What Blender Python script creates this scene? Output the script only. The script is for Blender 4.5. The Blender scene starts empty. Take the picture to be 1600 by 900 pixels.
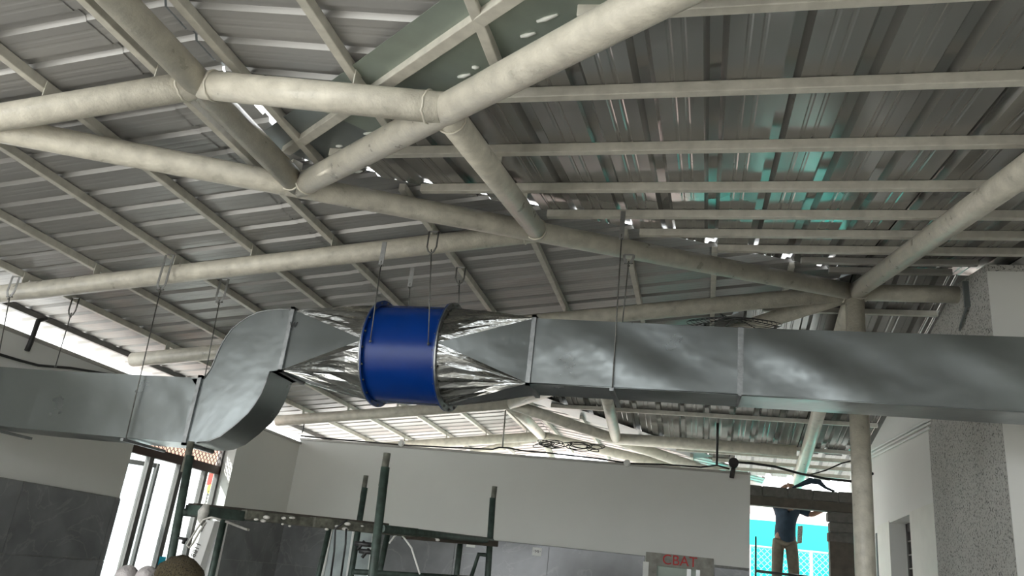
import bpy, bmesh, math, random
from mathutils import Vector, Matrix
random.seed(4)
S = bpy.context.scene
COL = S.collection
V = Vector

# ---------------------------------------------------------------- camera
EYE = 1.6
YAW, PITCH, ROLL, FPX = 0.257783, 0.345944, 0.114761, 1250.871
Fw = V((-math.sin(YAW) * math.cos(PITCH), math.cos(YAW) * math.cos(PITCH), math.sin(PITCH)))
_r = V((math.cos(YAW), math.sin(YAW), 0)); _u = _r.cross(Fw)
Rt = math.cos(ROLL) * _r + math.sin(ROLL) * _u
Up = -math.sin(ROLL) * _r + math.cos(ROLL) * _u
cd = bpy.data.cameras.new('camera'); cam = bpy.data.objects.new('camera', cd); COL.objects.link(cam)
cd.sensor_fit = 'HORIZONTAL'; cd.sensor_width = 36.0; cd.lens = FPX / 1600 * 36.0
cd.clip_start = 0.02; cd.clip_end = 500
cam.matrix_world = Matrix(((Rt.x, Up.x, -Fw.x, 0), (Rt.y, Up.y, -Fw.y, 0), (Rt.z, Up.z, -Fw.z, EYE), (0, 0, 0, 1)))
S.camera = cam

# ---------------------------------------------------------------- world, sun, exposure
w = bpy.data.worlds.new('world'); S.world = w; w.use_nodes = True
nt = w.node_tree; bg = nt.nodes['Background']
bg.inputs[0].default_value = (0.93, 0.97, 1.0, 1); bg.inputs[1].default_value = 2.6
sd = bpy.data.lights.new('sun', 'SUN'); so = bpy.data.objects.new('sun', sd); COL.objects.link(so)
sd.energy = 7.0; sd.angle = math.radians(1.2); sd.color = (1.0, 0.96, 0.9)
so.rotation_euler = V((0.64, 0.56, -0.80)).to_track_quat('-Z', 'Y').to_euler()
S.view_settings.view_transform = 'Standard'; S.view_settings.look = 'None'
S.view_settings.gamma = 1.0; S.view_settings.use_curve_mapping = False
S.view_settings.exposure = 1.15
try:
    S.cycles.max_bounces = 12; S.cycles.diffuse_bounces = 7; S.cycles.glossy_bounces = 5
    S.cycles.sample_clamp_indirect = 8
except Exception:
    pass

# ---------------------------------------------------------------- survey of the building
tL, tR, tT, tB = 0.1346, 0.17, 0.1388, 0.1609       # roof falls
XJ, YJ, ZJ = 1.2229, 7.0, 4.2511                   # crown node where the hips meet the ridge
XR, YP, YU, ZP = -2.5092, 4.0447, 10.1213, 3.7487   # lower ridge line
K1 = (YJ - YP) / (XJ - XR); K2 = (YU - YJ) / (XJ - XR); KV = tT / tR; KV2 = tT / tB
YEND = 12.41
WX, BY = -5.77, 10.8                                # left wall face, back wall face
RX = 2.06                                           # right wall face
def ray(px, py):
    return Fw + Rt * ((px - 800) / FPX) - Up * ((py - 450) / FPX)
def atY(px, py, y):
    d = ray(px, py); return V((0, 0, EYE)) + d * (y / d.y)
def atX(px, py, x):
    d = ray(px, py); return V((0, 0, EYE)) + d * (x / d.x)
def zL(x, o=0): return ZP + tL * (x - XR) + o
def zT(x, o=0): return ZP - tT * (x - XR) + o
def zR(y, o=0): return ZJ - tR * (YJ - y) + o
def zQ(y, o=0): return ZJ - tB * (y - YJ) + o

# ---------------------------------------------------------------- materials
def lin(c):
    return tuple(((v / 255) / 12.92 if v / 255 <= .04045 else ((v / 255 + .055) / 1.055) ** 2.4) for v in c) + (1,)
def mat(name, col, rough=.5, metal=0, noise=None, var=.12, scale=6, bump=0, bscale=30, dist=.01, spec=None, trans=0, emit=None, rvar=0, aniso=None):
    m = bpy.data.materials.new(name); m.use_nodes = True
    t = m.node_tree; b = t.nodes['Principled BSDF']
    c = lin(col) if max(col) > 1 else tuple(col) + (1,)
    b.inputs['Base Color'].default_value = c; b.inputs['Roughness'].default_value = rough; b.inputs['Metallic'].default_value = metal
    if spec is not None: b.inputs['Specular IOR Level'].default_value = spec
    if trans: b.inputs['Transmission Weight'].default_value = trans
    if emit: b.inputs['Emission Color'].default_value = c; b.inputs['Emission Strength'].default_value = emit
    tc = t.nodes.new('ShaderNodeTexCoord')
    mp = t.nodes.new('ShaderNodeMapping'); t.links.new(tc.outputs['Object'], mp.inputs[0])
    if aniso: mp.inputs['Scale'].default_value = aniso
    if var or rvar:
        n = t.nodes.new('ShaderNodeTexNoise'); n.inputs['Scale'].default_value = scale; n.inputs['Detail'].default_value = 6
        t.links.new(mp.outputs[0], n.inputs['Vector'])
        r = t.nodes.new('ShaderNodeMapRange'); r.inputs[1].default_value = .3; r.inputs[2].default_value = .7
        r.inputs[3].default_value = 1 - var; r.inputs[4].default_value = 1 + var
        t.links.new(n.outputs['Fac'], r.inputs[0])
        mx = t.nodes.new('ShaderNodeVectorMath'); mx.operation = 'SCALE'; mx.inputs[0].default_value = c[:3]
        t.links.new(r.outputs[0], mx.inputs['Scale']); t.links.new(mx.outputs[0], b.inputs['Base Color'])
        if rvar:
            r2 = t.nodes.new('ShaderNodeMapRange'); r2.inputs[1].default_value = .3; r2.inputs[2].default_value = .7
            r2.inputs[3].default_value = max(0, rough - rvar); r2.inputs[4].default_value = rough + rvar
            t.links.new(n.outputs['Fac'], r2.inputs[0]); t.links.new(r2.outputs[0], b.inputs['Roughness'])
    if bump:
        n2 = t.nodes.new('ShaderNodeTexNoise'); n2.inputs['Scale'].default_value = bscale; n2.inputs['Detail'].default_value = 4
        t.links.new(mp.outputs[0], n2.inputs['Vector'])
        bp = t.nodes.new('ShaderNodeBump'); bp.inputs['Strength'].default_value = bump; bp.inputs['Distance'].default_value = dist
        t.links.new(n2.outputs['Fac'], bp.inputs['Height']); t.links.new(bp.outputs[0], b.inputs['Normal'])
    m['bsdf'] = 1
    return m
def glass(name, tint, rough=0.02):
    m = bpy.data.materials.new(name); m.use_nodes = True; t = m.node_tree; t.nodes.clear()
    o = t.nodes.new('ShaderNodeOutputMaterial'); mx = t.nodes.new('ShaderNodeMixShader')
    a = t.nodes.new('ShaderNodeBsdfTransparent'); g = t.nodes.new('ShaderNodeBsdfGlossy')
    a.inputs[0].default_value = tint + (1,); g.inputs['Roughness'].default_value = rough
    f = t.nodes.new('ShaderNodeLayerWeight'); f.inputs[0].default_value = .5; pw = t.nodes.new('ShaderNodeMath'); pw.operation = 'POWER'; pw.inputs[1].default_value = 4.0
    t.links.new(f.outputs['Facing'], pw.inputs[0]); ma = t.nodes.new('ShaderNodeMath'); ma.operation = 'MULTIPLY_ADD'; ma.inputs[1].default_value = .7; ma.inputs[2].default_value = .04
    t.links.new(pw.outputs[0], ma.inputs[0]); t.links.new(ma.outputs[0], mx.inputs[0]); t.links.new(a.outputs[0], mx.inputs[1]); t.links.new(g.outputs[0], mx.inputs[2])
    t.links.new(mx.outputs[0], o.inputs[0]); return m

M = {}
M['pipe'] = mat('cream_pipe_paint', (.56, .53, .45), .36, 0, var=.16, scale=12, bump=.6, bscale=55, dist=.005, rvar=.1)
M['purlin'] = mat('grey_cream_purlin_paint', (.50, .48, .42), .45, 0, var=.14, scale=14, bump=.25, bscale=60, dist=.003)
M['conduit'] = mat('grey_conduit', (.36, .35, .32), .4, .2, var=.1, scale=10)
M['sheetL'] = mat('grey_roof_sheet_long', (.31, .305, .295), .36, .22, var=.06, scale=1.2, bump=.08, bscale=1.6, dist=.02, rvar=.03, aniso=(.35, 3.0, 1))
M['sheetR'] = mat('grey_roof_sheet', (.25, .245, .232), .17, .5, var=.06, scale=1.2, bump=.08, bscale=1.6, dist=.02, rvar=.03, aniso=(3.0, .35, 1))
M['clear'] = mat('translucent_roof_sheet', (.30, .30, .285), .4, 0, var=.1)
_b = M['clear'].node_tree.nodes['Principled BSDF']; _t = M['clear'].node_tree
_tr = _t.nodes.new('ShaderNodeBsdfTranslucent'); _tr.inputs[0].default_value = (.11, .11, .10, 1); _m = _t.nodes.new('ShaderNodeMixShader'); _m.inputs[0].default_value = .6
_o = _t.nodes['Material Output']; _t.links.new(_b.outputs[0], _m.inputs[1]); _t.links.new(_tr.outputs[0], _m.inputs[2]); _t.links.new(_m.outputs[0], _o.inputs[0])
M['flash'] = mat('grey_green_gutter_sheet', (.25, .29, .25), .4, .3, var=.12, scale=5)
M['flash2'] = mat('dark_grey_gutter_sheet', (.17, .19, .19), .35, .4, var=.12, scale=5)
M['tape'] = mat('white_sealant', (.72, .74, .70), .5, var=.1)
M['galv'] = mat('galvanised_duct_sheet', (.24, .26, .26), .30, .95, var=.07, scale=1.3, bump=.6, bscale=1.3, dist=.04, rvar=.04)
M['galvdark'] = mat('galvanised_duct_flange', (.26, .27, .27), .4, .9, var=.2, scale=20, bump=.3, bscale=60, dist=.004)
M['foil'] = mat('crumpled_bright_duct_sheet', (.42, .43, .42), .2, 1.0, var=.10, scale=9, bump=.7, bscale=5, dist=.02, rvar=.08, aniso=(.7, 3, 3))
M['blue'] = mat('glossy_blue_enamel', (.001, .026, .17), .26, 0, var=.08, scale=4, bump=.15, bscale=9, dist=.006, spec=.22)
M['blued'] = mat('blue_enamel_flange', (.001, .03, .17), .3, 0, var=.1, scale=8, spec=.6)
M['steel'] = mat('zinc_rod_steel', (.32, .32, .31), .4, .8, var=.15, scale=30)
M['steeld'] = mat('dull_steel_bolt', (.14, .14, .13), .5, .7, var=.2, scale=40)
M['wall'] = mat('painted_plaster_off_white', (.70, .70, .67), .75, 0, var=.03, scale=1.2, bump=.1, bscale=30, dist=.002)
M['wall2'] = mat('painted_plaster_pale_panel', (.68, .68, .62), .6, 0, var=.05, scale=4)
M['plaster'] = mat('bare_cement_plaster', (.30, .29, .26), .85, 0, var=.25, scale=12, bump=.5, bscale=40, dist=.01)
M['tile'] = mat('dark_grey_marble_tile', (.175, .18, .185), .16, 0, var=.2, scale=3, spec=.5)
def veins(m):
    t = m.node_tree; b = t.nodes['Principled BSDF']
    old = b.inputs['Base Color'].links[0].from_socket
    tc = t.nodes.new('ShaderNodeTexCoord'); n = t.nodes.new('ShaderNodeTexNoise'); n.inputs['Scale'].default_value = 1.3; n.inputs['Detail'].default_value = 8; n.inputs['Distortion'].default_value = 1.2
    oi = t.nodes.new('ShaderNodeObjectInfo'); ad = t.nodes.new('ShaderNodeVectorMath'); ad.operation = 'ADD'
    t.links.new(tc.outputs['Object'], ad.inputs[0]); t.links.new(oi.outputs['Location'], ad.inputs[1]); t.links.new(ad.outputs[0], n.inputs['Vector'])
    r = t.nodes.new('ShaderNodeValToRGB'); e = r.color_ramp.elements
    e[0].position = .488; e[0].color = (0, 0, 0, 1); e[1].position = .5; e[1].color = (1, 1, 1, 1)
    x = r.color_ramp.elements.new(.512); x.color = (0, 0, 0, 1)
    t.links.new(n.outputs['Fac'], r.inputs[0])
    mx = t.nodes.new('ShaderNodeMix'); mx.data_type = 'RGBA'; mx.inputs['B'].default_value = (.34, .34, .33, 1)
    ml = t.nodes.new('ShaderNodeMath'); ml.operation = 'MULTIPLY'; ml.inputs[1].default_value = .28
    t.links.new(r.outputs[0], ml.inputs[0]); t.links.new(ml.outputs[0], mx.inputs['Factor'])
    t.links.new(old, mx.inputs['A']); t.links.new(mx.outputs['Result'], b.inputs['Base Color'])
veins(M['tile'])
M['grout'] = mat('tile_bed_mortar', (.22, .22, .21), .9, 0, var=.2, scale=20)
M['rough'] = mat('speckled_roughcast', (.52, .51, .48), .9, 0, var=.0)
def speckle(m, dark, light, sc):
    t = m.node_tree; b = t.nodes['Principled BSDF']
    tc = t.nodes.new('ShaderNodeTexCoord'); v = t.nodes.new('ShaderNodeTexNoise'); v.inputs['Scale'].default_value = sc; v.inputs['Detail'].default_value = 3
    t.links.new(tc.outputs['Object'], v.inputs['Vector'])
    r = t.nodes.new('ShaderNodeValToRGB'); e = r.color_ramp.elements
    e[0].position = .36; e[0].color = dark + (1,); e[1].position = .46; e[1].color = light + (1,)
    t.links.new(v.outputs['Fac'], r.inputs[0]); t.links.new(r.outputs[0], b.inputs['Base Color'])
    bp = t.nodes.new('ShaderNodeBump'); bp.inputs['Strength'].default_value = .9; bp.inputs['Distance'].default_value = .012
    t.links.new(v.outputs['Fac'], bp.inputs['Height']); t.links.new(bp.outputs[0], b.inputs['Normal'])
speckle(M['rough'], (.12, .12, .11), (.50, .49, .46), 75)
M['floor'] = mat('screed_floor', (.46, .45, .42), .8, 0, var=.12, scale=2)
M['ground'] = mat('pale_concrete_yard', (.62, .61, .58), .9, 0, var=.1, scale=1)
M['green'] = mat('chipped_dark_green_scaffold_paint', (.035, .055, .045), .5, .2, var=.5, scale=22, bump=.4, bscale=60, dist=.003)
M['greenrust'] = mat('cement_splashed_scaffold', (.10, .10, .08), .8, .0, var=.6, scale=26, bump=.6, bscale=40, dist=.006)
M['cement'] = mat('dried_cement_splash', (.42, .41, .38), .9, 0, var=.25, scale=30, bump=.4)
M['black'] = mat('black_cable_rubber', (.012, .012, .012), .5, 0, var=0)
M['alu'] = mat('dark_window_frame', (.10, .095, .09), .45, .3, var=.1)
M['alulight'] = mat('pale_aluminium_frame', (.62, .63, .62), .35, .5, var=.05)
M['brown'] = mat('dark_brown_transom', (.045, .02, .014), .5, 0, var=.1)
M['red'] = mat('red_painted_diamond_mesh', (.30, .10, .05), .6, 0, var=.1)
M['redboard'] = mat('pinkish_red_outside_board', (.58, .33, .24), .7, 0, var=.15, scale=3)
M['redboard2'] = mat('red_banner_print', (.55, .04, .03), .6, 0, var=0)
M['yellow'] = mat('yellow_banner_print', (.75, .6, .05), .6, 0, var=0)
M['white'] = mat('white_card', (.8, .8, .78), .6, 0, var=.03)
M['whitebright'] = mat('white_outside_cladding', (.85, .85, .85), .7, 0, var=.03)
M['print'] = mat('black_print', (.02, .02, .02), .6, 0, var=0)
M['cyanp'] = mat('cyan_sticker', (.0, .42, .62), .5, 0, var=0)
M['redpaint'] = mat('red_spray_paint', (.50, .01, .01), .5, 0, var=.2, scale=40)
M['glass'] = glass('window_glass', (.93, .97, .97))
M['teal'] = mat('teal_shade_cloth', (.0, .62, .52), .8, 0, var=.04)
M['wire'] = mat('galvanised_fence_wire', (.25, .42, .40), .5, .5, var=0)
M['block'] = mat('concrete_block', (.09, .085, .078), .95, 0, var=.2, scale=18, bump=.5, bscale=50, dist=.006)  # base colour set darker to carry the backlit shade on the blocks
M['mortar'] = mat('grey_mortar', (.16, .155, .145), .95, 0, var=.2, scale=20, bump=.5)
M['timber'] = mat('dark_timber_and_pier_shade', (.06, .05, .04), .8, 0, var=.3, scale=8)  # planks and beam; on the masonry pier it stands in for shade
M['navy'] = mat('dark_navy_cloth', (.015, .03, .05), .9, 0, var=.2, scale=12)
M['khaki'] = mat('dusty_khaki_cloth', (.13, .11, .085), .95, 0, var=.2, scale=12)
M['skin'] = mat('brown_skin', (.22, .12, .08), .6, 0, var=.1)
M['hair'] = mat('black_hair', (.012, .01, .01), .7, 0, var=0)
M['stripe'] = mat('striped_cloth', (.35, .33, .30), .9, 0, var=.6, scale=50)
M['hess'] = mat('coarse_brown_sacking', (.13, .10, .055), .95, 0, var=0)
speckle(M['hess'], (.008, .006, .003), (.07, .055, .028), 150)
M['bag'] = mat('crumpled_grey_plastic', (.45, .42, .42), .35, 0, var=.15, scale=12, bump=.9, bscale=14, dist=.03)
M['pinkwall'] = mat('pale_pink_far_wall', (.62, .47, .44), .8, 0, var=.05)

# ---------------------------------------------------------------- builders
def link(name, me, parent=None):
    o = bpy.data.objects.new(name, me); COL.objects.link(o)
    if parent: o.parent = parent
    return o
def thing(name, label, cat, loc=(0, 0, 0), group=None, kind=None):
    o = bpy.data.objects.new(name, None); COL.objects.link(o); o.location = loc
    o.empty_display_size = .1
    if label: o['label'] = label
    if cat: o['category'] = cat
    if group: o['group'] = group
    if kind: o['kind'] = kind
    return o
def tag(o, label=None, cat=None, group=None, kind=None):
    if label: o['label'] = label
    if cat: o['category'] = cat
    if group: o['group'] = group
    if kind: o['kind'] = kind
    return o
class MB:
    """collects shapes in world coordinates, then links them as one mesh; origin at the parent or at org"""
    def __init__(s): s.v = []; s.f = []; s.sm = []
    def add(s, vs, fs, smooth=False):
        n = len(s.v); s.v += [V(p) for p in vs]; s.f += [tuple(i + n for i in f) for f in fs]; s.sm += [smooth] * len(fs)
    def box(s, a, b):
        x0, y0, z0 = [min(a[i], b[i]) for i in range(3)]; x1, y1, z1 = [max(a[i], b[i]) for i in range(3)]
        s.add([(x0, y0, z0), (x1, y0, z0), (x1, y1, z0), (x0, y1, z0), (x0, y0, z1), (x1, y0, z1), (x1, y1, z1), (x0, y1, z1)],
              [(0, 3, 2, 1), (4, 5, 6, 7), (0, 1, 5, 4), (1, 2, 6, 5), (2, 3, 7, 6), (3, 0, 4, 7)]); return s
    def bar(s, p, q, wd, ht, up=(0, 0, 1)):
        p = V(p); q = V(q); d = (q - p).normalized(); side = d.cross(V(up))
        if side.length < 1e-4: side = d.cross(V((1, 0, 0)))
        side.normalize(); u = side.cross(d).normalized()
        vs = [c + side * (a * wd / 2) + u * (b * ht / 2) for c in (p, q) for a, b in ((-1, -1), (1, -1), (1, 1), (-1, 1))]
        s.add(vs, [(0, 1, 2, 3), (7, 6, 5, 4), (0, 4, 5, 1), (1, 5, 6, 2), (2, 6, 7, 3), (3, 7, 4, 0)]); return s
    def tube(s, pts, r, n=12, cap=True, r2=None):
        pts = [V(p) for p in pts]; k = len(pts)
        rs = r if isinstance(r, (list, tuple)) else ([r] * k if r2 is None else [r + (r2 - r) * i / (k - 1) for i in range(k)])
        d = (pts[1] - pts[0]).normalized(); a = d.orthogonal().normalized(); vs = []
        for i, p in enumerate(pts):
            if i == 0: t = pts[1] - pts[0]
            elif i == k - 1: t = pts[-1] - pts[-2]
            else: t = (pts[i + 1] - p).normalized() + (p - pts[i - 1]).normalized()
            t.normalize(); a = (a - t * a.dot(t)).normalized(); b = t.cross(a)
            for j in range(n):
                an = 2 * math.pi * j / n; vs.append(p + (a * math.cos(an) + b * math.sin(an)) * rs[i])
        fs = [(i * n + j, i * n + (j + 1) % n, (i + 1) * n + (j + 1) % n, (i + 1) * n + j) for i in range(k - 1) for j in range(n)]
        s.add(vs, fs, True)
        if cap:
            s.add(vs[:n], [tuple(range(n))[::-1]]); s.add(vs[-n:], [tuple(range(n))])
        return s
    def prism(s, poly, y0, y1):
        """poly: list of (x, z); extruded along y"""
        n = len(poly); vs = [(x, y0, z) for x, z in poly] + [(x, y1, z) for x, z in poly]
        s.add(vs, [tuple(range(n)), tuple(range(n, 2 * n))[::-1]] + [(i, i + n, (i + 1) % n + n, (i + 1) % n) for i in range(n)]); return s
    def poly(s, pts, th):
        """flat polygon given a thickness vector"""
        n = len(pts); th = V(th); vs = [V(p) for p in pts] + [V(p) + th for p in pts]
        s.add(vs, [tuple(range(n)), tuple(range(n, 2 * n))[::-1]] + [(i, i + n, (i + 1) % n + n, (i + 1) % n) for i in range(n)]); return s
    def sphere(s, c, r, n=12, m=8, sc=(1, 1, 1)):
        c = V(c); vs = []; fs = []
        for i in range(m + 1):
            th = math.pi * i / m
            for j in range(n):
                ph = 2 * math.pi * j / n
                vs.append(c + V((math.sin(th) * math.cos(ph) * r * sc[0], math.sin(th) * math.sin(ph) * r * sc[1], math.cos(th) * r * sc[2])))
        for i in range(m):
            for j in range(n): fs.append((i * n + j, (i + 1) * n + j, (i + 1) * n + (j + 1) % n, i * n + (j + 1) % n))
        s.add(vs, fs, True); return s
    def build(s, name, m, parent=None, org=None, bevel=0):
        o0 = V((0, 0, 0))
        if parent is not None:
            p = parent
            while p: o0 += p.location; p = p.parent
        oo = V(org) if org is not None else (o0 if parent is not None else V((0, 0, 0)))
        me = bpy.data.meshes.new(name); me.from_pydata([tuple(p - oo) for p in s.v], [], s.f)
        me.polygons.foreach_set('use_smooth', s.sm)
        me.materials.append(M[m] if isinstance(m, str) else m)
        bm = bmesh.new(); bm.from_mesh(me); bmesh.ops.remove_doubles(bm, verts=bm.verts, dist=1e-5)
        bmesh.ops.delete(bm, geom=[v for v in bm.verts if not v.link_faces], context='VERTS')
        bmesh.ops.recalc_face_normals(bm, faces=bm.faces)
        if bevel: bmesh.ops.bevel(bm, geom=[e for e in bm.edges if e.is_manifold and e.calc_face_angle(0) > .5], offset=bevel, segments=2, affect='EDGES', profile=.5)
        bm.to_mesh(me); bm.free()
        o = link(name, me, parent); o.location = oo - o0
        return o
def text(body, size, p, xdir, ydir, m, name, parent, ext=.001):
    cu = bpy.data.curves.new(name, 'FONT'); cu.body = body; cu.size = size; cu.extrude = ext; cu.align_x = 'CENTER'; cu.align_y = 'CENTER'
    tmp = bpy.data.objects.new('t', cu); COL.objects.link(tmp)
    bpy.context.view_layer.update(); dg = bpy.context.evaluated_depsgraph_get()
    me = bpy.data.meshes.new_from_object(tmp.evaluated_get(dg)); bpy.data.objects.remove(tmp)
    xd = V(xdir).normalized(); yd = V(ydir).normalized(); zd = xd.cross(yd)
    o0 = V((0, 0, 0)); q = parent
    while q: o0 += q.location; q = q.parent
    me.transform(Matrix(((xd.x, yd.x, zd.x, 0), (xd.y, yd.y, zd.y, 0), (xd.z, yd.z, zd.z, 0), (0, 0, 0, 1))))
    me.materials.clear(); me.materials.append(M[m])
    o = link(name, me, parent); o.location = V(p) - o0; return o

# ================================================================ STRUCTURE
fl = MB().box((WX - .2, -3.2, -.15), (RX + .6, 12.3, 0)).build('floor', 'floor'); tag(fl, kind='structure')
gr = MB().box((-40, -30, -.3), (45, 60, -.15)).build('ground', 'ground'); tag(gr, kind='structure')

# ---- left wall with window opening (y 7.3 .. 9.2)
WT = 3.13; OY0, OY1, OZ1 = 7.30, 9.20, 2.84
lw = thing('wall_left', None, None, (WX, 5, 0), kind='structure')
m = MB()
m.box((WX - .24, 1.2, 0), (WX, OY0, WT)); m.box((WX - .24, OY1, 0), (WX, BY + .2, WT)); m.box((WX - .24, OY0, OZ1), (WX, OY1, WT)); m.box((WX - .24, OY0, 0), (WX, OY1, .55))
m.build('plaster', 'wall', lw)
def tiles(parent, axis, fixed, lo, hi, z1, rows, wd, off=0, skip=()):
    first = {}
    for r in range(rows):
        zt = z1 - r * .6; zb = max(zt - .6, .0)
        a = lo
        while a < hi - .02:
            b = min(a + wd, hi)
            if any(not (b <= s[0] or a >= s[1] or zb >= s[3] or zt <= s[2]) for s in skip):
                # cut around the opening
                s = [s for s in skip if not (b <= s[0] or a >= s[1] or zb >= s[3] or zt <= s[2])][0]
                segs = [(a, min(b, s[0]), zb, zt), (max(a, s[1]), b, zb, zt), (max(a, s[0]), min(b, s[1]), s[3], zt)]
            else: segs = [(a, b, zb, zt)]
            for (p, q, z0, zz) in segs:
                if q - p < .03 or zz - z0 < .03: continue
                g = .0025; jit = random.uniform(0, .0015)
                key = (round(q - p, 3), round(zz - z0, 3))
                if key not in first:
                    mb = MB(); hw = (q - p) / 2 - g; hh = (zz - z0) / 2 - g
                    if axis == 'y': mb.box((0, -hw, -hh), (.012, hw, hh))
                    else: mb.box((-hw, -.012, -hh), (hw, 0, hh))
                    me = mb.build('tile', 'tile').data; bpy.data.objects.remove(bpy.data.objects[-1] if False else [o for o in COL.objects if o.data == me][0])
                    first[key] = me
                o = link('tile', first[key], parent)
                c = (fixed + jit, (p + q) / 2, (z0 + zz) / 2) if axis == 'y' else ((p + q) / 2, fixed - jit, (z0 + zz) / 2)
                o.location = V(c) - parent.location
            a = b
MB().box((WX, 1.2, 0), (WX + .006, OY0, 1.935)).build('tile_bed', 'grout', lw); MB().box((WX, OY1, 0), (WX + .006, BY, 2.05)).build('tile_bed', 'grout', lw)
tiles(lw, 'y', WX + .006, 1.22, OY0, 1.93, 3, 1.2)
tiles(lw, 'y', WX + .006, OY1, BY - .014, 2.04, 3, 1.2)

# ---- back wall
bw = thing('wall_back', None, None, (-2.6, BY, 0), kind='structure')
BX1 = .56; BT = 3.19
DX0, DX1, DZ = -.56, -.03, 1.95           # opening under the concrete lintel
m = MB(); m.box((WX, BY, 0), (DX0, BY + .16, BT)); m.box((DX1, BY, 0), (BX1, BY + .16, BT)); m.box((DX0, BY, DZ), (DX1, BY + .16, BT))
m.build('plaster', 'wall', bw)
MB().box((WX, BY - .006, 0), (DX0 - .15, BY, 2.05)).build('tile_bed', 'grout', bw); MB().box((.14, BY - .006, 0), (BX1, BY, 2.03)).build('tile_bed', 'grout', bw)
tiles(bw, 'x', BY - .006, WX + .014, DX0 - .15, 2.045, 3, 1.27)
tiles(bw, 'x', BY - .006, .14, BX1, 2.0, 3, 1.2)
m = MB(); m.box((DX0 - .14, BY - .02, DZ), (.13, BY, 2.1)); m.box((DX0 - .14, BY - .02, 0), (DX0, BY, DZ)); m.box((DX1, BY - .02, 0), (.13, BY, DZ))
m.build('cement_surround', 'plaster', bw)
MB().box((DX0 - .17, BY - .035, 0), (DX0 - .10, BY, 1.98)).build('edge_strip', 'white', bw)
MB().box((DX0, BY + .06, 0), (DX1, BY + .09, DZ)).build('door_panel', 'flash', bw)
MB().box((DX1 - .05, BY + .02, 0), (DX1, BY + .06, DZ)).build('door_frame', 'alulight', bw); MB().box((DX1 - .16, BY + .02, 0), (DX1 - .11, BY + .06, DZ)).build('door_frame', 'alulight', bw)
c = atY(1062, 877, BY - .022)
text('CBAT', .17, c, (1, 0, 0), (0, 0, 1), 'redpaint', 'red_lettering', bw)
# ledge along the wall top
MB().box((WX, BY - .03, BT - .03), (BX1, BY, BT)).build('trim_back', 'conduit', None, org=(0, BY, BT)); tag(bpy.data.objects['trim_back'], kind='structure')
MB().box((WX, 1.2, WT - .03), (WX + .03, BY, WT)).build('trim_left', 'conduit', None, org=(WX, 5, WT)); tag(bpy.data.objects['trim_left'], kind='structure')

wf = MB().box((WX + 2.2, -3.2, 0), (RX + .5, -3.0, 2.55)).build('wall_front', 'wall'); tag(wf, kind='structure')
# ---- right wall: plaster, roughcast pier, gable top that follows the roof
rw = thing('wall_right', None, None, (RX, 8, 0), kind='structure')
WY0, WY1, WZ = 9.22, 10.22, 2.66
def topz(y): return (zR(y) if y < YJ else zQ(y)) + .10
m = MB()
def seg(y0, y1, z0, x0=RX, x1=RX + .25):
    m.add([(x0, y0, z0), (x1, y0, z0), (x1, y1, z0), (x0, y1, z0), (x0, y0, topz(y0)), (x1, y0, topz(y0)), (x1, y1, topz(y1)), (x0, y1, topz(y1))],
          [(0, 3, 2, 1), (4, 5, 6, 7), (0, 1, 5, 4), (1, 2, 6, 5), (2, 3, 7, 6), (3, 0, 4, 7)])
seg(8.2, WY0, 0); seg(WY1, 13.2, 0); seg(WY0, WY1, WZ); m.box((RX, WY0, 0), (RX + .25, WY1, .9))
m.build('plaster', 'wall', rw)
m = MB(); seg(6.27, 7.0, 0, RX - .02, RX + .24); seg(7.0, 8.22, 0, RX - .02, RX + .24); m.build('roughcast', 'rough', rw)
m = MB(); m.add([(RX + .24, -3.1, 0), (RX + .5, -3.1, 0), (RX + .5, 7, 0), (RX + .24, 7, 0), (RX + .24, -3.1, zR(-3.1) + .17), (RX + .5, -3.1, zR(-3.1) + .17), (RX + .5, 7, zR(7) + .17), (RX + .24, 7, zR(7) + .17)],
      [(0, 3, 2, 1), (4, 5, 6, 7), (0, 1, 5, 4), (1, 2, 6, 5), (2, 3, 7, 6), (3, 0, 4, 7)]); m.build('near_plaster', 'wall', rw)
MB().box((RX - .02, 6.262, 0), (RX + .24, 6.27, 4.17)).build('pier_end', 'wall', rw)
MB().box((RX - .006, 8.22, 0), (RX, WY0 - .0, 2.68)).build('pale_panel', 'wall2', rw); MB().box((RX - .006, WY1, 0), (RX, 10.9, 2.68)).build('pale_panel', 'wall2', rw)
MB().box((RX - .012, 10.93, 0), (RX, 10.99, 2.6)).build('movement_joint', 'flash2', rw)
# window_2 in the right wall: deep reveal, dark louvres
w2 = thing('window_2', None, None, (RX + .2, 9.7, 1.7), kind='structure')
m = MB(); m.box((RX + .17, WY0, .9), (RX + .22, WY0 + .07, WZ)); m.box((RX + .17, WY1 - .07, .9), (RX + .22, WY1, WZ)); m.box((RX + .17, WY0, WZ - .09), (RX + .22, WY1, WZ)); m.box((RX + .17, WY0 + .25, .9), (RX + .22, WY0 + .31, WZ))
m.build('window_frame', 'alu', w2)
for k in range(12):
    z = WZ - .2 - k * .145
    MB().box((RX + .17, WY0 + .3, z), (RX + .19, WY1 - .07, z + .012)).build('glazing_bar', 'conduit', w2)
MB().box((RX + .225, WY0, .9), (RX + .235, WY1, WZ)).build('pane', mat('dark_louvre_glass', (.03, .035, .032), .25, 0, var=.2), w2)

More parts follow.
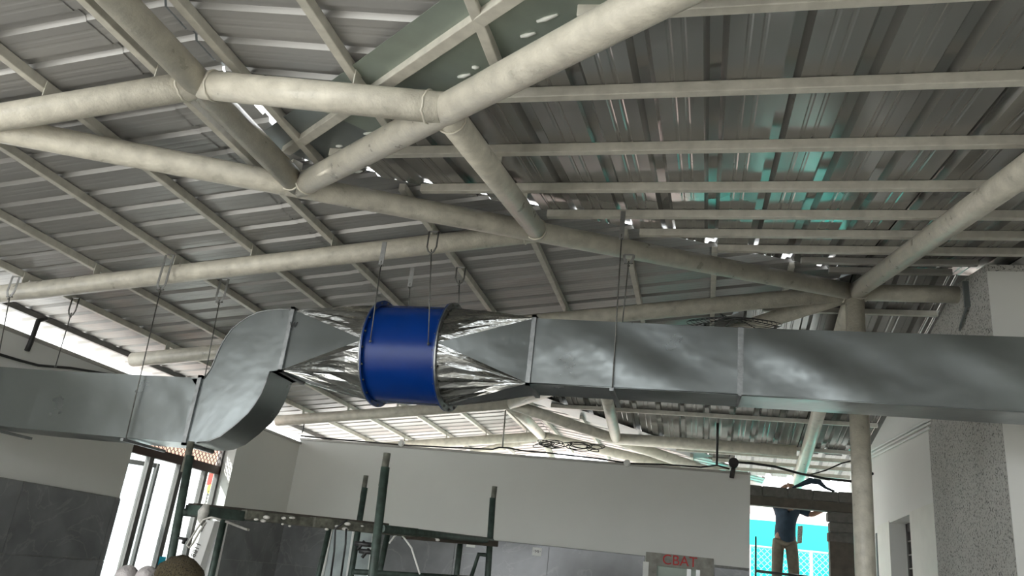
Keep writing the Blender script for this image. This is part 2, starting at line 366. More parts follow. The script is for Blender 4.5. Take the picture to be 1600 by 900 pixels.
# ---- masonry beyond the back wall: lintel beam, a course of blocks, pier
YL = 12.0
ml = thing('wall_masonry', None, None, (1.3, YL, 0), kind='structure')
tag(ml)
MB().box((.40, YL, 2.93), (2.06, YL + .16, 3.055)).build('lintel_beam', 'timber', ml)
xs = [.30, .785, 1.127, 1.455, 1.787, 2.06]
for i in range(5):
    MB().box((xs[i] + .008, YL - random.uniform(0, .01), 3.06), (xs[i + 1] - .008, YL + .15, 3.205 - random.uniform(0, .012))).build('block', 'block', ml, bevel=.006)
MB().box((.3, YL + .02, 3.056), (2.06, YL + .13, 3.19)).build('mortar_bed', 'mortar', ml)
MB().box((1.66, YL + .0, 0), (2.06, YL + .16, 2.56)).build('pier', 'timber', ml)  # masonry, its backlit shade painted in with the dark timber colour
z = 2.93
for k in range(3):
    h = .12; z -= h + .012
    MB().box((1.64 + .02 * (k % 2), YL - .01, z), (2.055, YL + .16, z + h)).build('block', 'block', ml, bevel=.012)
MB().box((1.68, YL + .02, 2.5), (2.06, YL + .14, 2.93)).build('mortar_bed', 'mortar', ml)

# ================================================================ ROOF CLADDING
ceil = thing('ceiling', None, None, (0, 6, 4), kind='structure')
OC = .178
def profile(a, b, pitch, phase, rib_w=.10, top_w=.05, h=.040, stiff=.003):
    """list of (s, h) break points of the ribbed sheet between a and b"""
    out = [(a, 0)]
    k = math.floor((a - phase) / pitch) - 1
    while True:
        c = phase + k * pitch
        if c - pitch > b: break
        for ds, hh in ((-rib_w / 2, 0), (-top_w / 2, h), (top_w / 2, h), (rib_w / 2, 0)): out.append((c + ds, hh))
        if stiff:
            for q in (.36, .64):
                s0 = c + rib_w / 2 + (pitch - rib_w) * q
                for ds, hh in ((-.012, 0), (-.005, stiff), (.005, stiff), (.012, 0)): out.append((s0 + ds, hh))
        k += 1
    out = sorted(set(out)); res = []
    for i, (s, hh) in enumerate(out):
        if a < s < b: res.append((s, hh))
    def hat(s):
        for i in range(len(out) - 1):
            if out[i][0] <= s <= out[i + 1][0] and out[i + 1][0] > out[i][0]:
                t = (s - out[i][0]) / (out[i + 1][0] - out[i][0]); return out[i][1] * (1 - t) + out[i + 1][1] * t
        return 0
    ends = [(a, hat(a) if a not in (out[0][0],) else 0)]
    return ends + res + [(b, 0)]
def sheets(axis, s0, s1, width, pitch, phase, lo, hi, zf, mtl, dz=0, name='roof_sheet', kinks=(), stiff=None):
    """ribs along the slope. axis 'y': s is y and the slope runs in x, axis 'x': the other way round"""
    stiff = (.0012 if axis == 'y' else .003) if stiff is None else stiff
    a = s0
    while a < s1 - .02:
        b = min(a + width, s1)
        pr = profile(a, b, pitch, phase, *((.078, .050, .026) if axis == 'y' else (.10, .05, .04)), stiff=stiff)
        for kk in kinks:
            if a < kk < b: pr = sorted(pr + [(kk, 0)])
        vs = []; fs = []
        for s, h in pr:
            l, u = lo(s), hi(s)
            u = max(u, l)
            for q in (l, u):
                p = (q, s, zf(q) + h + OC + dz) if axis == 'y' else (s, q, zf(q) + h + OC + dz)
                vs.append(p)
        n = len(pr)
        for i in range(n - 1):
            if hi(pr[i][0]) - lo(pr[i][0]) < 1e-4 and hi(pr[i + 1][0]) - lo(pr[i + 1][0]) < 1e-4: continue
            fs.append((2 * i, 2 * i + 1, 2 * i + 3, 2 * i + 2))
        if fs:
            mb = MB(); mb.add(vs, fs); mb.build(name, mtl, ceil, org=(vs[0][0], vs[0][1], vs[0][2]))
        a = b
def hiL(y):
    if y < YP: return XR
    if y < YJ: return XR + (y - YP) / K1
    if y < YU: return XR + (YU - y) / K2
    return XR
XLAP = -2.93
# lower sheets of the left slope (lapped under the upper ones)
sheets('y', -3.0, 15.0, .75, .25, .05, lambda y: -6.4, lambda y: XLAP + .02 * math.sin(y * 5), zL, 'sheetL', dz=-.003)
sheets('y', -3.0, 15.0, .75, .25, .05, lambda y: XLAP - .05, lambda y: max(hiL(y), XLAP), zL, 'sheetL', dz=.002, kinks=(YP, YJ, YU))
# right-falling slope of the near wing and of the far wing
sheets('y', -3.0, YP, .75, .25, .05, lambda y: XR + (.075 if 3.1 < y < 3.9 else .015), lambda y: min(XR + (YP - y) / KV, 2.6), zT, 'sheetL', kinks=(3.1, 3.9))
sheets('y', YU, 15.0, .75, .25, .05, lambda y: XR + .01, lambda y: min(XR + (y - YU) / KV2, .9), zT, 'sheetL')
# front slope and back slope of the high roof
sheets('x', XR, 2.62, .93, .31, 0.0, lambda x: max(YP - KV * (x - XR), -3.3), lambda x: min(YP + K1 * (x - XR), YJ), zR, 'sheetR', kinks=(XJ,))
sheets('x', XR, 2.62, .93, .31, 0.0, lambda x: max(YU - K2 * (x - XR), YJ), lambda x: min(YU + KV2 * (x - XR), 12.9 if x < .42 else 11.75), zQ, 'sheetR', kinks=(XJ, .419, .421))
sheets('x', .42, 2.62, .93, .31, 0.0, lambda x: 11.7, lambda x: 12.9, zQ, 'clear', dz=-.012, name='translucent_sheet')
# ridge cap and hip flashings
def flash(p, q, wd, mtl, name='ridge_cap', dz=.0, fall=.14):
    p = V(p); q = V(q); d = (q - p).normalized(); s = d.cross(V((0, 0, 1))).normalized() * wd
    dn = V((0, 0, -fall * wd)); e = V((0, 0, .02))
    mb = MB(); mb.add([p - s + dn, p, p + s + dn, q - s + dn, q, q + s + dn], [(0, 1, 4, 3), (1, 2, 5, 4)]); mb.v = [v + V((0, 0, OC + .055 + dz)) for v in mb.v]
    mb.build(name, mtl, ceil, org=p)
P0 = V((XR, YP, ZP)); J0 = V((XJ, YJ, ZJ)); U0 = V((XR, YU, ZP)); E0 = V((XR, YEND, ZP))
flash((XR, 4.0, ZP), (XR, 3.88, ZP), .15, 'flash2'); flash((XR, 3.12, ZP), (XR, -3.0, ZP), .15, 'flash2')
flash(U0, J0, .15, 'flash2'); flash(U0, E0 + V((0, 2.5, 0)), .15, 'flash2')
# valley gutters: flat sheet pieces under the cladding, the box beam below them
vd = V((1, -KV, -tT)).normalized(); vs_ = vd.cross(V((0, 0, 1))).normalized()
def gutter(a, b, mtl, w0=.25):
    p = P0 + vd * a; q = P0 + vd * b; z = V((0, 0, OC - .004))
    mb = MB(); wa, wb = w0 - .37, w0 + .10; mb.poly([p + vs_ * wa + z, p + vs_ * wb + z, q + vs_ * wb + z, q + vs_ * wa + z], (0, 0, .002)); mb.build('valley_gutter', mtl, ceil, org=p + z)
gutter(.05, .80, 'flash2'); gutter(.80, 3.6, 'flash', .255)
for (px, py, L) in ((725, 118, .07), (743, 105, .025), (825, 54, .07), (855, 28, .1), (560, 268, .06), (530, 228, .04), (575, 208, .06)):
    d = ray(px, py); n = V((0, 0, 1)); zc = ZP + OC - .01
    # intersection with the gutter plane (contains vd and the level direction)
    nn = vd.cross(vs_).normalized(); s = (P0 + V((0, 0, OC - .007)) - V((0, 0, EYE))).dot(nn) / d.dot(nn); c = V((0, 0, EYE)) + d * s
    MB().tube([c - vd * L / 2 + vs_ * .01, c - vd * L * .1, c + vd * L / 2 - vs_ * .012], [.006, .011, .005], 8).build('sealant_dab', 'tape', ceil, org=c)
vd2 = V((1, KV2, -tT)).normalized(); vs2 = vd2.cross(V((0, 0, 1))).normalized()
p = U0 + vd2 * .05 + V((0, 0, OC - .004)); q = U0 + vd2 * 3.3 + V((0, 0, OC - .004))
MB().poly([p - vs2 * .2, p + vs2 * .2, q + vs2 * .2, q - vs2 * .2], (0, 0, .002)).build('valley_gutter', 'flash2', ceil, org=p)

# ================================================================ ROOF FRAME
fr = thing('roof_frame', 'cream painted roof frame of welded round pipes and square purlins under the grey ribbed sheets', 'roof frame', (XR, YP, ZP))
PR = .073
def pipe(name, a, b, r=PR):
    return MB().tube([a, b], r, 28).build(name, 'pipe', fr, org=a)
def weld(c, d, r=PR):
    """rough bead round a pipe end"""
    c = V(c); d = V(d).normalized(); a = d.orthogonal().normalized(); b = d.cross(a); pts = []
    for j in range(25):
        an = 2 * math.pi * j / 24; pts.append(c + (a * math.cos(an) + b * math.sin(an)) * (r + .002) + d * random.uniform(-.004, .004))
    MB().tube(pts, .006, 6).build('weld_bead', 'pipe', fr, org=c)
u_ = V((1, 0, tL)); v_ = V((0, 1, tR)); h1 = V((1, K1, tL)); hv = V((1, -KV, -tT)); tq = V((1, 0, -tT))
XK, YK = -1.195, 5.0854; Kn = V((XK, YK, zL(XK))); XQ = XK; YQ = 2.9715; Qn = V((XQ, YQ, zT(XQ))); YS = 2.9547; Sn = V((XR, YS, ZP))
pipe('hip_pipe', P0 - h1 * 3.6, J0)
pipe('valley_pipe', P0, P0 + hv * 4.9)
pipe('ridge_pipe', P0, (XR, -3.0, ZP))
pipe('rafter_pipe', Sn, Sn - u_ * 3.7)
pipe('rafter_pipe', Sn, V((XQ, YS, zT(XQ))))
pipe('rafter_pipe', Kn, Kn - u_ * (XK + 6.1))
pipe('rafter_pipe', Qn, Kn, .07)
pipe('rafter_pipe', J0, J0 - u_ * (XJ + 5.82))
pipe('rafter_pipe', J0, J0 + (V((1.471, 3.885, 3.722)) - J0) * 1.6)
pipe('ridge_pipe', J0, (RX + .05, YJ, ZJ))
pipe('hip_pipe', J0, U0)
pipe('valley_pipe', U0, U0 + V((1, KV2, -tT)) * 3.6)
pipe('ridge_pipe', U0, E0)
pipe('rafter_pipe', U0, U0 - u_ * (XR + 5.82))
pipe('rafter_pipe', E0, E0 - u_ * (XR + 5.9))
pipe('rafter_pipe', E0, E0 + V((1, .12, -tT)) * 3.0)
pipe('hip_pipe', E0, E0 + V((-1, .8, -tL)) * 2.6, .06); pipe('rafter_pipe', E0, E0 + V((0, 1, -.16)) * 2.4, .05)
Km = V((XK, 2 * YJ - YK + .1, 0)); Km.z = zQ(Km.y)
pipe('rafter_pipe', Km, (XK - .02, 11.16, zQ(11.16)))
pipe('rafter_pipe', J0, (1.32, 12.75, zQ(12.75)), .08)
xa = XR + (11.2 - YU) / KV2
pipe('eave_pipe', (xa, 11.2, zQ(11.2)), (RX - .9, 11.2, zQ(11.2)), .078)
for c, d in ((P0 + hv * .1, hv), (P0 + V((0, -.1, 0)), (0, 1, 0)), (Sn + tq * .085, tq), (Sn - u_ * .085, u_), (V((XQ - .075, YS, zT(XQ) + .01)), tq),
             (Qn + v_ * .095, v_), (Kn - v_ * .085, v_), (Kn - u_ * .1, u_), (J0 - V((-.03, .11, .02)), (V((1.471, 3.885, 3.722)) - J0)), (J0 - u_ * .1, u_), (J0 + V((.09, 0, 0)), (1, 0, 0))): weld(c, d)
PO = .146; PW = .046; PH = .055
def purl(a, b, mtl='purlin', wd=PW, ht=PH, name='purlin', sink=0):
    a = V(a) + V((0, 0, PO - sink)); b = V(b) + V((0, 0, PO - sink))
    MB().bar(a, b, wd, ht).build(name, mtl, fr, org=a, bevel=.004)
for x in (-5.47, -4.81, -4.10, -3.445, -2.79):
    purl((x, -3.0, zL(x)), (x, 14.6, zL(x)))
purl((-6.09, -3.0, zL(-6.09)), (-6.09, 14.6, zL(-6.09)), 'alu')
for x in (-2.01, -1.325, -.637, .03, .667):
    ya = YP + K1 * (x - XR) + .02; yb = YU - K2 * (x - XR) - .02
    purl((x, ya, zL(x)), (x, yb, zL(x)))
for x in (-2.355, -1.68, -.92, -.2):
    purl((x, -3.0, zT(x)), (x, YP - KV * (x - XR) + .12, zT(x)))
    purl((x, YU + KV2 * (x - XR) + .05, zT(x)), (x, 14.6, zT(x)))
for y in (-2.6, -1.6, -.6, .4, 1.1, 1.75, 2.437, 3.125, 3.835, 4.51, 5.10, 5.59, 6.05):
    xa = XR + ((YP - y) / KV if y < YP else (y - YP) / K1) + .03
    purl((xa, y, zR(y)), (RX + .24 if y < 6.27 else RX - .04, y, zR(y)))
purl((.72, 6.42, zR(6.42)), (RX - .03, 6.42, zR(6.42)), 'conduit', .045, .05)
purl((.98, 6.76, zR(6.76)), (RX - .12, 6.76, zR(6.76)), 'conduit', .045, .05)
for y in (7.63, 8.35, 9.05, 9.75, 10.5, 11.55, 11.9, 12.25, 12.6):
    xa = XR + ((YU - y) / K2 if y < YU else (y - YU) / KV2) + .03
    if y > 12: xa = .1
    purl((xa, y, zQ(y)), (RX - .02 if y < 11.3 else RX - .02, y, zQ(y)), 'purlin', .045, .05)
for yr in (YS, YK, YJ, YU, YEND):
    for x in (-5.47, -4.81, -4.10, -3.445, -2.79) + ((-2.01,) if YK < yr + .1 < 10 else ()) + ((-1.325,) if yr == YK or yr == YJ else ()):
        if yr == YK and x > -1.4: continue
        MB().box((x + .023, yr - .03, zL(x) + .06), (x + .029, yr + .03, zL(x) + .165)).build('cleat', 'purlin', fr, org=(x, yr, zL(x)))
for x in (-1.68,): MB().box((x + .023, YS - .03, zT(x) + .06), (x + .029, YS + .03, zT(x) + .165)).build('cleat', 'purlin', fr, org=(x, YS, zT(x)))
for y in (3.125, 3.835, 4.51): MB().box((XK - .03, y + .023, zR(y) + .06), (XK + .03, y + .029, zR(y) + .165)).build('cleat', 'purlin', fr, org=(XK, y, zR(y)))
# box beam under the valley gutter and cleats
a = P0 + vd * .10 + vs_ * .16 + V((0, 0, OC - .012)); b = P0 + vd * 3.4 + vs_ * .215 + V((0, 0, OC - .012))
MB().bar(a, b, .06, .06).build('valley_beam', 'purlin', fr, org=a, bevel=.004)
MB().bar(P0 + V((-.12, .02, .12)), P0 + V((-.02, -.04, .13)), .07, .06).build('cleat', 'purlin', fr, org=P0)
MB().bar(P0 + vd * 3 + V((0, 0, .1)), P0 + vd * 3.2 + V((0, .0, .1)), .05, .05).build('cleat', 'purlin', fr, org=P0 + vd * 3)

# ---- column under the crown node
pc = thing('steel_column', 'cream painted round steel column standing right of the tall opening, behind the duct', 'column', (XJ, YJ, 0))
MB().tube([(XJ, YJ, .012), (XJ, YJ, ZJ - .05)], .077, 32).build('shaft', 'pipe', pc)
MB().box((XJ - .13, YJ - .13, 0), (XJ + .13, YJ + .13, .012)).build('base_plate', 'pipe', pc)

# ================================================================ DUCTS AND FAN
DY0, DY1 = 5.0, 5.33
def F(px, py): p = atY(px, py, DY0); return (p.x, p.z)
d1 = thing('air_duct', 'galvanised low duct at the left with a curved rise into the blue fan', 'duct', (-3.5, 5.16, 2.5))
# elbow: outline on the front face
lo_c = [(286, 692), (308, 692), (326, 690), (345, 682), (367, 665), (388, 646), (400, 630), (409, 614), (416, 597), (423, 580), (438, 578)]
up_c = [(458, 484), (438, 483), (419, 485), (404, 488), (390, 494), (375, 504), (363, 514), (354, 526), (347, 537), (341, 550), (336, 562), (330, 576), (319, 592), (300, 592)]
front = [F(*q) for q in lo_c] + [F(*q) for q in up_c]
# straight strips between the lower and the upper curve, so the side faces stay flat quads
n = len(front); mb = MB()
vsf = [(x, DY0, z) for x, z in front] + [(x, DY1, z) for x, z in front]
mb.add(vsf, [tuple(range(n)), tuple(range(n, 2 * n))[::-1]]); mb.build('elbow_cheek', 'galv', d1)
mb = MB()
rng = list(range(0, len(lo_c) - 2))
mb.add(vsf, [(i, i + n, i + 1 + n, i + 1) for i in rng], True); mb.build('elbow_throat', 'galv', d1)
mb = MB(); k0 = len(lo_c); mb.add(vsf, [(i, i + n, i + 1 + n, i + 1) for i in range(k0, k0 + len(up_c) - 1)], True); mb.build('elbow_back', 'galv', d1)
pts = [V((x, DY0 - .003, z)) for x, z in front]
m = MB(); m.tube(pts[1:len(lo_c) - 1], .006, 6).tube(pts[len(lo_c):-1], .005, 6); m.build('elbow_seam', 'galvdark', d1)
# flange between elbow and transition (throat side lip)
def sealring(x, z0, z1, parent, y0=DY0, y1=DY1, t=.018, w_=.030, lean=0, name='duct_flange'):
    mb = MB(); h = w_ / 2
    for (xx, dx) in ((x, 0),):
        mb.poly([(xx - h, y0 - t, z0 - t), (xx + h, y0 - t, z0 - t), (xx + h + lean, y0 - t, z1 + t), (xx - h + lean, y0 - t, z1 + t)], (0, t, 0))
        mb.poly([(xx - h, y1, z0 - t), (xx + h, y1, z0 - t), (xx + h + lean, y1, z1 + t), (xx - h + lean, y1, z1 + t)], (0, t, 0))
        mb.box((xx - h, y0 - t, z0 - t), (xx + h, y1 + t, z0)); mb.box((xx - h + lean, y0 - t, z1), (xx + h + lean, y1 + t, z1 + t))
    return mb.build(name, 'galvdark', parent)
# left straight run
xe, ze0 = F(289, 692); _, ze1 = F(303, 590); xw = WX + .02
zl0 = F(0, 662)[1]; zl1 = F(0, 573)[1]
def ductbox(name, xa, xb, za0, za1, zb0, zb1, parent, nx=8, dent=.004):
    """slightly dented box duct between two x stations"""
    vs = []; fs = []; ns = nx + 1; rings = []
    per = []
    for i in range(4): per.append((DY0, i / 4))
    ring = [(0, i / 6) for i in range(6)] + [(i / 4, 1) for i in range(4)] + [(1, 1 - i / 6) for i in range(6)] + [(1 - i / 4, 0) for i in range(4)]
    for i in range(ns):
        t = i / nx; x = xa + (xb - xa) * t; z0 = za0 + (zb0 - za0) * t; z1 = za1 + (zb1 - za1) * t
        for (fy, fz) in ring:
            e = 0 if i in (0, nx) else 1
            ed = math.sin(math.pi * fz) if fy in (0, 1) else math.sin(math.pi * fy)
            dd = dent * e * ed * (math.sin(x * 5.1 + fz * 4) + .7 * math.sin(x * 11 + fz * 7 + 1))
            y = DY0 + (DY1 - DY0) * fy + (dd if fy in (0, 1) else 0) * (1 if fy == 0 else -1)
            z = z0 + (z1 - z0) * fz + (dd if fz in (0, 1) else 0)
            vs.append((x, y, z))
    k = len(ring)
    for i in range(nx):
        for j in range(k): fs.append((i * k + j, i * k + (j + 1) % k, (i + 1) * k + (j + 1) % k, (i + 1) * k + j))
    mb = MB(); mb.add(vs, fs, True); o = mb.build(name, 'galv', parent)
    try:
        me = o.data
        at = me.attributes.new('sharp_edge', 'BOOLEAN', 'EDGE')
        for e in me.edges:
            a, b = me.vertices[e.vertices[0]].co, me.vertices[e.vertices[1]].co
            def cor(c):
                c = c + o.matrix_basis.translation + parent.location; return min(abs(c.y - DY0), abs(c.y - DY1)) < .012
            ia, ib = e.vertices[0] % k, e.vertices[1] % k
            if ia == ib and ia in (0, 6, 10, 16): at.data[e.index].value = True
    except Exception: pass
    return o
xm = F(-60, 660)[0]
ductbox('duct_section', xe, -4.9, ze0, ze1, 2.25, 2.70, d1, nx=16, dent=.006)
ductbox('duct_section', -4.9, xw, 2.25, 2.70, 2.27, 2.71, d1, dent=.008)
sealring(xe - .0, ze0, ze1, d1)
# shape transitions, four flat triangles and four cone corners
FC = V((0, 5.165, 3.0)); FR = .345
def trans(name, xr_, z0, z1, xc, parent, nseg=12, shift=0):
    cor = [(DY0, z0), (DY1, z0), (DY1, z1), (DY0, z1)]; cang = [225, 315, 45, 135]
    mb = MB(); arcs = []
    for (cy, cz), a0 in zip(cor, cang):
        arc = []
        for i in range(nseg + 1):
            an = math.radians(a0 - 45 + 90 * i / nseg); arc.append(V((xc, FC.y + FR * math.cos(an), FC.z + FR * math.sin(an))))
        arcs.append(arc); c = V((xr_, cy, cz))
        vs = [c] + arc
        # crumple rows
        rows = 5; vv = []; ff = []
        for i in range(nseg + 1):
            for r in range(rows + 1):
                t = r / rows; p = c.lerp(arc[i], t)
                if 0 < r < rows and 0 < i < nseg:
                    amp = .007 * math.sin(math.pi * t) * (1 if i % 2 else -1) + random.uniform(-.004, .004) * math.sin(math.pi * t)
                    p = p + (p - V((p.x, FC.y, FC.z))).normalized() * amp
                vv.append(p)
        for i in range(nseg):
            for r in range(rows): ff.append((i * (rows + 1) + r, i * (rows + 1) + r + 1, (i + 1) * (rows + 1) + r + 1, (i + 1) * (rows + 1) + r))
        mb.add(vv, ff, False)
    o1 = mb.build(name + '_corner', 'foil', parent)
    mb = MB()
    for k in range(4):
        a = V((xr_,) + cor[k]); b = V((xr_,) + cor[(k + 1) % 4]); mid = arcs[k][-1]
        mb.add([a, b, mid], [(0, 1, 2)])
    return mb.build(name + '_panel', 'galv', parent)
xl, zl_ = F(438, 578); _, zu_ = F(458, 484); xl2 = F(449, 530)[0]
XF0, XF1 = -2.262, -1.74
trans('transition', xl2, zl_, zu_, XF0, d1)
sealring(xl2, zl_, zu_, d1)
text('W', .06, (xl2 + .035, DY0 - .02, 3.13), (1, 0, 0), (0, 0, 1), 'print', 'marker_letter', d1)
# right side
d2 = thing('air_duct', 'long straight galvanised box duct running from the blue fan to the right edge', 'duct', (.3, 5.16, 3.0))
x1, z10 = F(828, 599); z11 = F(832, 497)[1]; x2, z20 = F(1155, 617); z21 = F(1157, 512)[1]; x2 = F(1157, 565)[0]
x1 = F(830, 550)[0]
trans('transition', x1, z10, z11, XF1, d2)
ductbox('duct_section', x1, x2, z10, z11, z20, z21, d2, nx=20, dent=.006)
x3 = RX + .235; z30, z31 = 2.79, 3.242
ductbox('duct_section', x2, x3, z20, z21, z30, z31, d2, nx=28, dent=.008)
sealring(x1, z10, z11, d2); 
MB().box((x2 - .018, DY0 - .008, z20), (x2 + .018, DY0, z21)).box((x2 - .012, DY0 - .02, z20 - .01), (x2 + .006, DY1, z20)).build('lap_seam', 'galvdark', d2)
m = MB(); m.tube([(x1, DY0 - .004, z10), (x2, DY0 - .004, z20)], .005, 6).tube([(x2, DY0 - .004, z20 - .002), (x3, DY0 - .004, z30)], .004, 6); m.build('folded_edge', 'galv', d2)
p = atY(1157, 617, DY0)
MB().bar(p + V((0, -.02, -.01)), p + V((-.02, .05, -.06)), .01, .02).build('corner_clip', 'galvdark', d2)

fan = thing('axial_fan', 'bright blue cylindrical duct fan hung on rods between the two duct transitions', 'fan', (-2.0, FC.y, FC.z))
def cyl(name, x0, x1, r, mtl, parent, n=64, lip=0):
    mb = MB(); mb.tube([(x0, FC.y, FC.z), (x1, FC.y, FC.z)], r, n, cap=False); return mb.build(name, mtl, parent)
cyl('fan_casing', XF0, XF1, FR, 'blue', fan)
def ring(name, x, r0, r1, th, mtl, parent, n=64):
    prof = [(x - th / 2, r0), (x - th / 2, r1), (x + th / 2, r1), (x + th / 2, r0)]; vs = []; fs = []
    for j in range(n):
        a = 2 * math.pi * j / n
        for (xx, rr) in prof: vs.append((xx, FC.y + rr * math.cos(a), FC.z + rr * math.sin(a)))
    for j in range(n):
        for i in range(4): fs.append((j * 4 + i, j * 4 + (i + 1) % 4, ((j + 1) % n) * 4 + (i + 1) % 4, ((j + 1) % n) * 4 + i))
    mb = MB(); mb.add(vs, fs); return mb.build(name, mtl, parent)
ring('fan_flange', XF0 + .004, FR - .002, FR + .034, .008, 'blued', fan); ring('fan_flange', XF1 - .004, FR - .002, FR + .034, .008, 'blued', fan)
ring('duct_collar', XF0 - .008, FR - .004, FR + .030, .008, 'galvdark', d1); ring('duct_collar', XF1 + .008, FR - .004, FR + .036, .010, 'galvdark', d2)
def boltmesh():
    mb = MB(); mb.tube([(-.022, 0, 0), (.022, 0, 0)], .004, 8); mb.tube([(.008, 0, 0), (.016, 0, 0)], .009, 6)
    o = mb.build('bolt', 'steeld'); me = o.data; bpy.data.objects.remove(o); return me
bme = boltmesh()
for x, par in ((XF0 - .004, fan), (XF1 + .004, fan)):
    for j in range(20):
        a = 2 * math.pi * (j + .5) / 20; o = link('bolt', bme, par)
        o.location = V((x, FC.y + (FR + .018) * math.cos(a), FC.z + (FR + .018) * math.sin(a))) - par.location
m = MB(); m.box((XF0 + .05, FC.y - .05, FC.z - .05), (XF1 - .08, FC.y + .05, FC.z + .05)); m.build('motor_mount', 'blued', fan)

# ---- hangers
def frontpt(px, py, y): return atY(px, py, y)
HG = 'rod hangers holding the duct and fan'
def hanger(label, x, y, ztop, zfork, zend, kind='fork', trapeze=False, xb=None):
    """straps over a purlin or pipe at ztop, forked down to zfork, rod to zend (xb: lower end)"""
    h = thing('rod_hanger', label, 'hanger', (x, y, zfork), group=HG)
    if trapeze: zend = min(zend, (2.245 if x < -3 else 2.79) - .014)
    xb = x if xb is None else xb
    if kind == 'fork':
        w2_ = .034
        for sx in (-1, 1):
            pts = [(x + sx * w2_, y, ztop), (x + sx * w2_, y - .004, zfork + .055), (x + sx * .012, y - .004, zfork + .012)]
            mb = MB()
            for a, b in zip(pts[:-1], pts[1:]): mb.bar(a, b, .018, .0035, up=(0, 1, 0))
            mb.build('strap', 'steel', h)
        MB().bar((x - .034, y, ztop), (x + .034, y, ztop), .02, .004).build('strap_top', 'steel', h)
        MB().tube([(x - .03, y, zfork + .012), (x + .03, y, zfork + .012)], .005, 8).build('bolt', 'steeld', h)
    elif kind == 'u':
        pts = [(x - .034, y, ztop), (x - .034, y, zfork + .05), (x - .02, y, zfork + .015), (x, y, zfork), (x + .02, y, zfork + .015), (x + .034, y, zfork + .05), (x + .034, y, ztop)]
        MB().tube(pts, .006, 8).build('strap', 'steeld', h)
        MB().bar((x - .034, y, ztop), (x + .034, y, ztop), .02, .004).build('strap_top', 'steel', h)
    elif kind == 'flat':
        m_ = MB(); m_.bar((x, y, ztop), (x, y, zfork), .034, .005, up=(0, 1, 0)); m_.box((x - .017, y - .02, zfork - .004), (x + .017, y + .02, zfork)); m_.build('strap', 'steel', h)
    MB().tube([(x, y, zfork + .03), (xb, y, zend)], .0042, 8).build('rod', 'steeld', h)
    MB().tube([(x, y, zfork - .012), (x, y, zfork)], .010, 6).build('nut', 'steeld', h); MB().tube([(xb, y, zend + .008), (xb, y, zend + .018)], .010, 6).build('nut', 'steeld', h)
    if trapeze:
        mb = MB(); mb.bar((xb, y - .04, zend), (xb, DY1 + .09, zend), .026, .020); 
        mb.build('channel', 'galvdark', h)
    return h
yf = DY0 - .03
def H(label, top, fork, end, kind, y=yf, trap=False):
    a = atY(*top, y); b = atY(*fork, y); c = atY(*end, y)
    return hanger(label, b.x, y, a.z, b.z, c.z, kind, trap, xb=c.x)
H('forked strap hanger near the left frame edge holding the low duct', (22, 432), (14, 466), (-22, 664), 'fork', trap=True)
H('forked strap hanger on the second rafter pipe left of the duct rise', (268, 398), (250, 455), (196, 688), 'fork', trap=True)
H('flat strap hanger whose rod ends on the left of the blue fan', (597, 378), (595, 414), (578, 536), 'flat', y=4.80)
H('looped hanger on the rafter pipe whose rod ends on the right of the blue fan', (673, 362), (673, 396), (669, 540), 'u', y=4.80)
H('flat strap hanger behind the hip pipe holding the straight duct front', (974, 330), (971, 372), (957, 603), 'flat', trap=True)
yb = DY1 + .04
H('looped hanger on the eave-side purlin above the low duct', (118, 466), (110, 494), (86, 575), 'u', y=yb)
H('forked strap hanger just left of the curved duct rise', (345, 436), (342, 474), (318, 600), 'fork', y=yb)
H('flat strap hanger with short rod behind the top of the blue fan', (641, 418), (640, 448), (638, 486), 'flat', y=yb)
H('looped hanger with short rod just right of the blue fan', (718, 418), (717, 444), (716, 490), 'u', y=yb)
H('forked strap hanger below the hip pipe behind the straight duct', (985, 398), (982, 414), (972, 510), 'fork', y=yb)

# ---- wire guard lying on the duct
g = thing('fan_guard', 'black wire fan guard of concentric rings lying on top of the straight duct', 'guard', (.25, 5.32, 3.26))
gc = atY(1146, 508, 5.34) + V((0, 0, .008)); tilt = Matrix.Rotation(math.radians(9), 3, 'X')
def gp(r, a): return gc + tilt @ V((r * math.cos(a), r * .8 * math.sin(a), .035 * (1 - (r / .31) ** 2)))
mb = MB()
for k in range(9):
    r = .07 + k * .03; m_ = MB(); m_.tube([gp(r, 2 * math.pi * j / 40) for j in range(41)], .0022, 6, cap=False); m_.build('wire_ring', 'black', g)
for k in range(4):
    a = math.pi * k / 4 + .2; m_ = MB(); m_.tube([gp(.31, a), gp(.15, a), gp(0.02, a), gp(.15, a + math.pi), gp(.31, a + math.pi)], .003, 6); m_.build('spoke', 'black', g)
MB().tube([gp(.05, 2.6) + V((0, 0, 0)), gp(.12, 2.4) + V((0, 0, .05)), gp(.13, 2.2) + V((0, 0, .05)), gp(.05, 1.5)], .0035, 6).build('handle_loop', 'black', g)

# ================================================================ WINDOW IN THE LEFT WALL
w1 = thing('window_1', None, None, (WX - .2, 8.25, 1.6), kind='structure')
fx = WX - .18
def PX(px, py, x=fx): return atX(px, py, x)
zt0, zt1 = 2.42, 2.52          # brown transom
MB().box((fx - .03, OY0, zt0), (fx + .03, OY1, zt1)).build('transom', 'brown', w1)
m = MB(); m.box((fx - .03, OY0, .55), (fx + .03, OY0 + .04, OZ1)); m.box((fx - .03, OY1 - .04, .55), (fx + .03, OY1, OZ1)); m.box((fx - .03, OY0, .55), (fx + .03, OY1, .62)); m.box((fx - .03, OY0, OZ1 - .04), (fx + .03, OY1, OZ1)); m.build('window_frame', 'alu', w1)
for (px, py) in ((205, 830), (256, 830)):
    y = PX(px, py).y; MB().box((fx - .03, y - .035, .6), (fx + .03, y + .035, zt0)).build('mullion', 'alu', w1)
    MB().box((fx - .025, y + .035, .6), (fx + .02, y + .055, zt0)).build('sash_edge', 'alulight', w1)
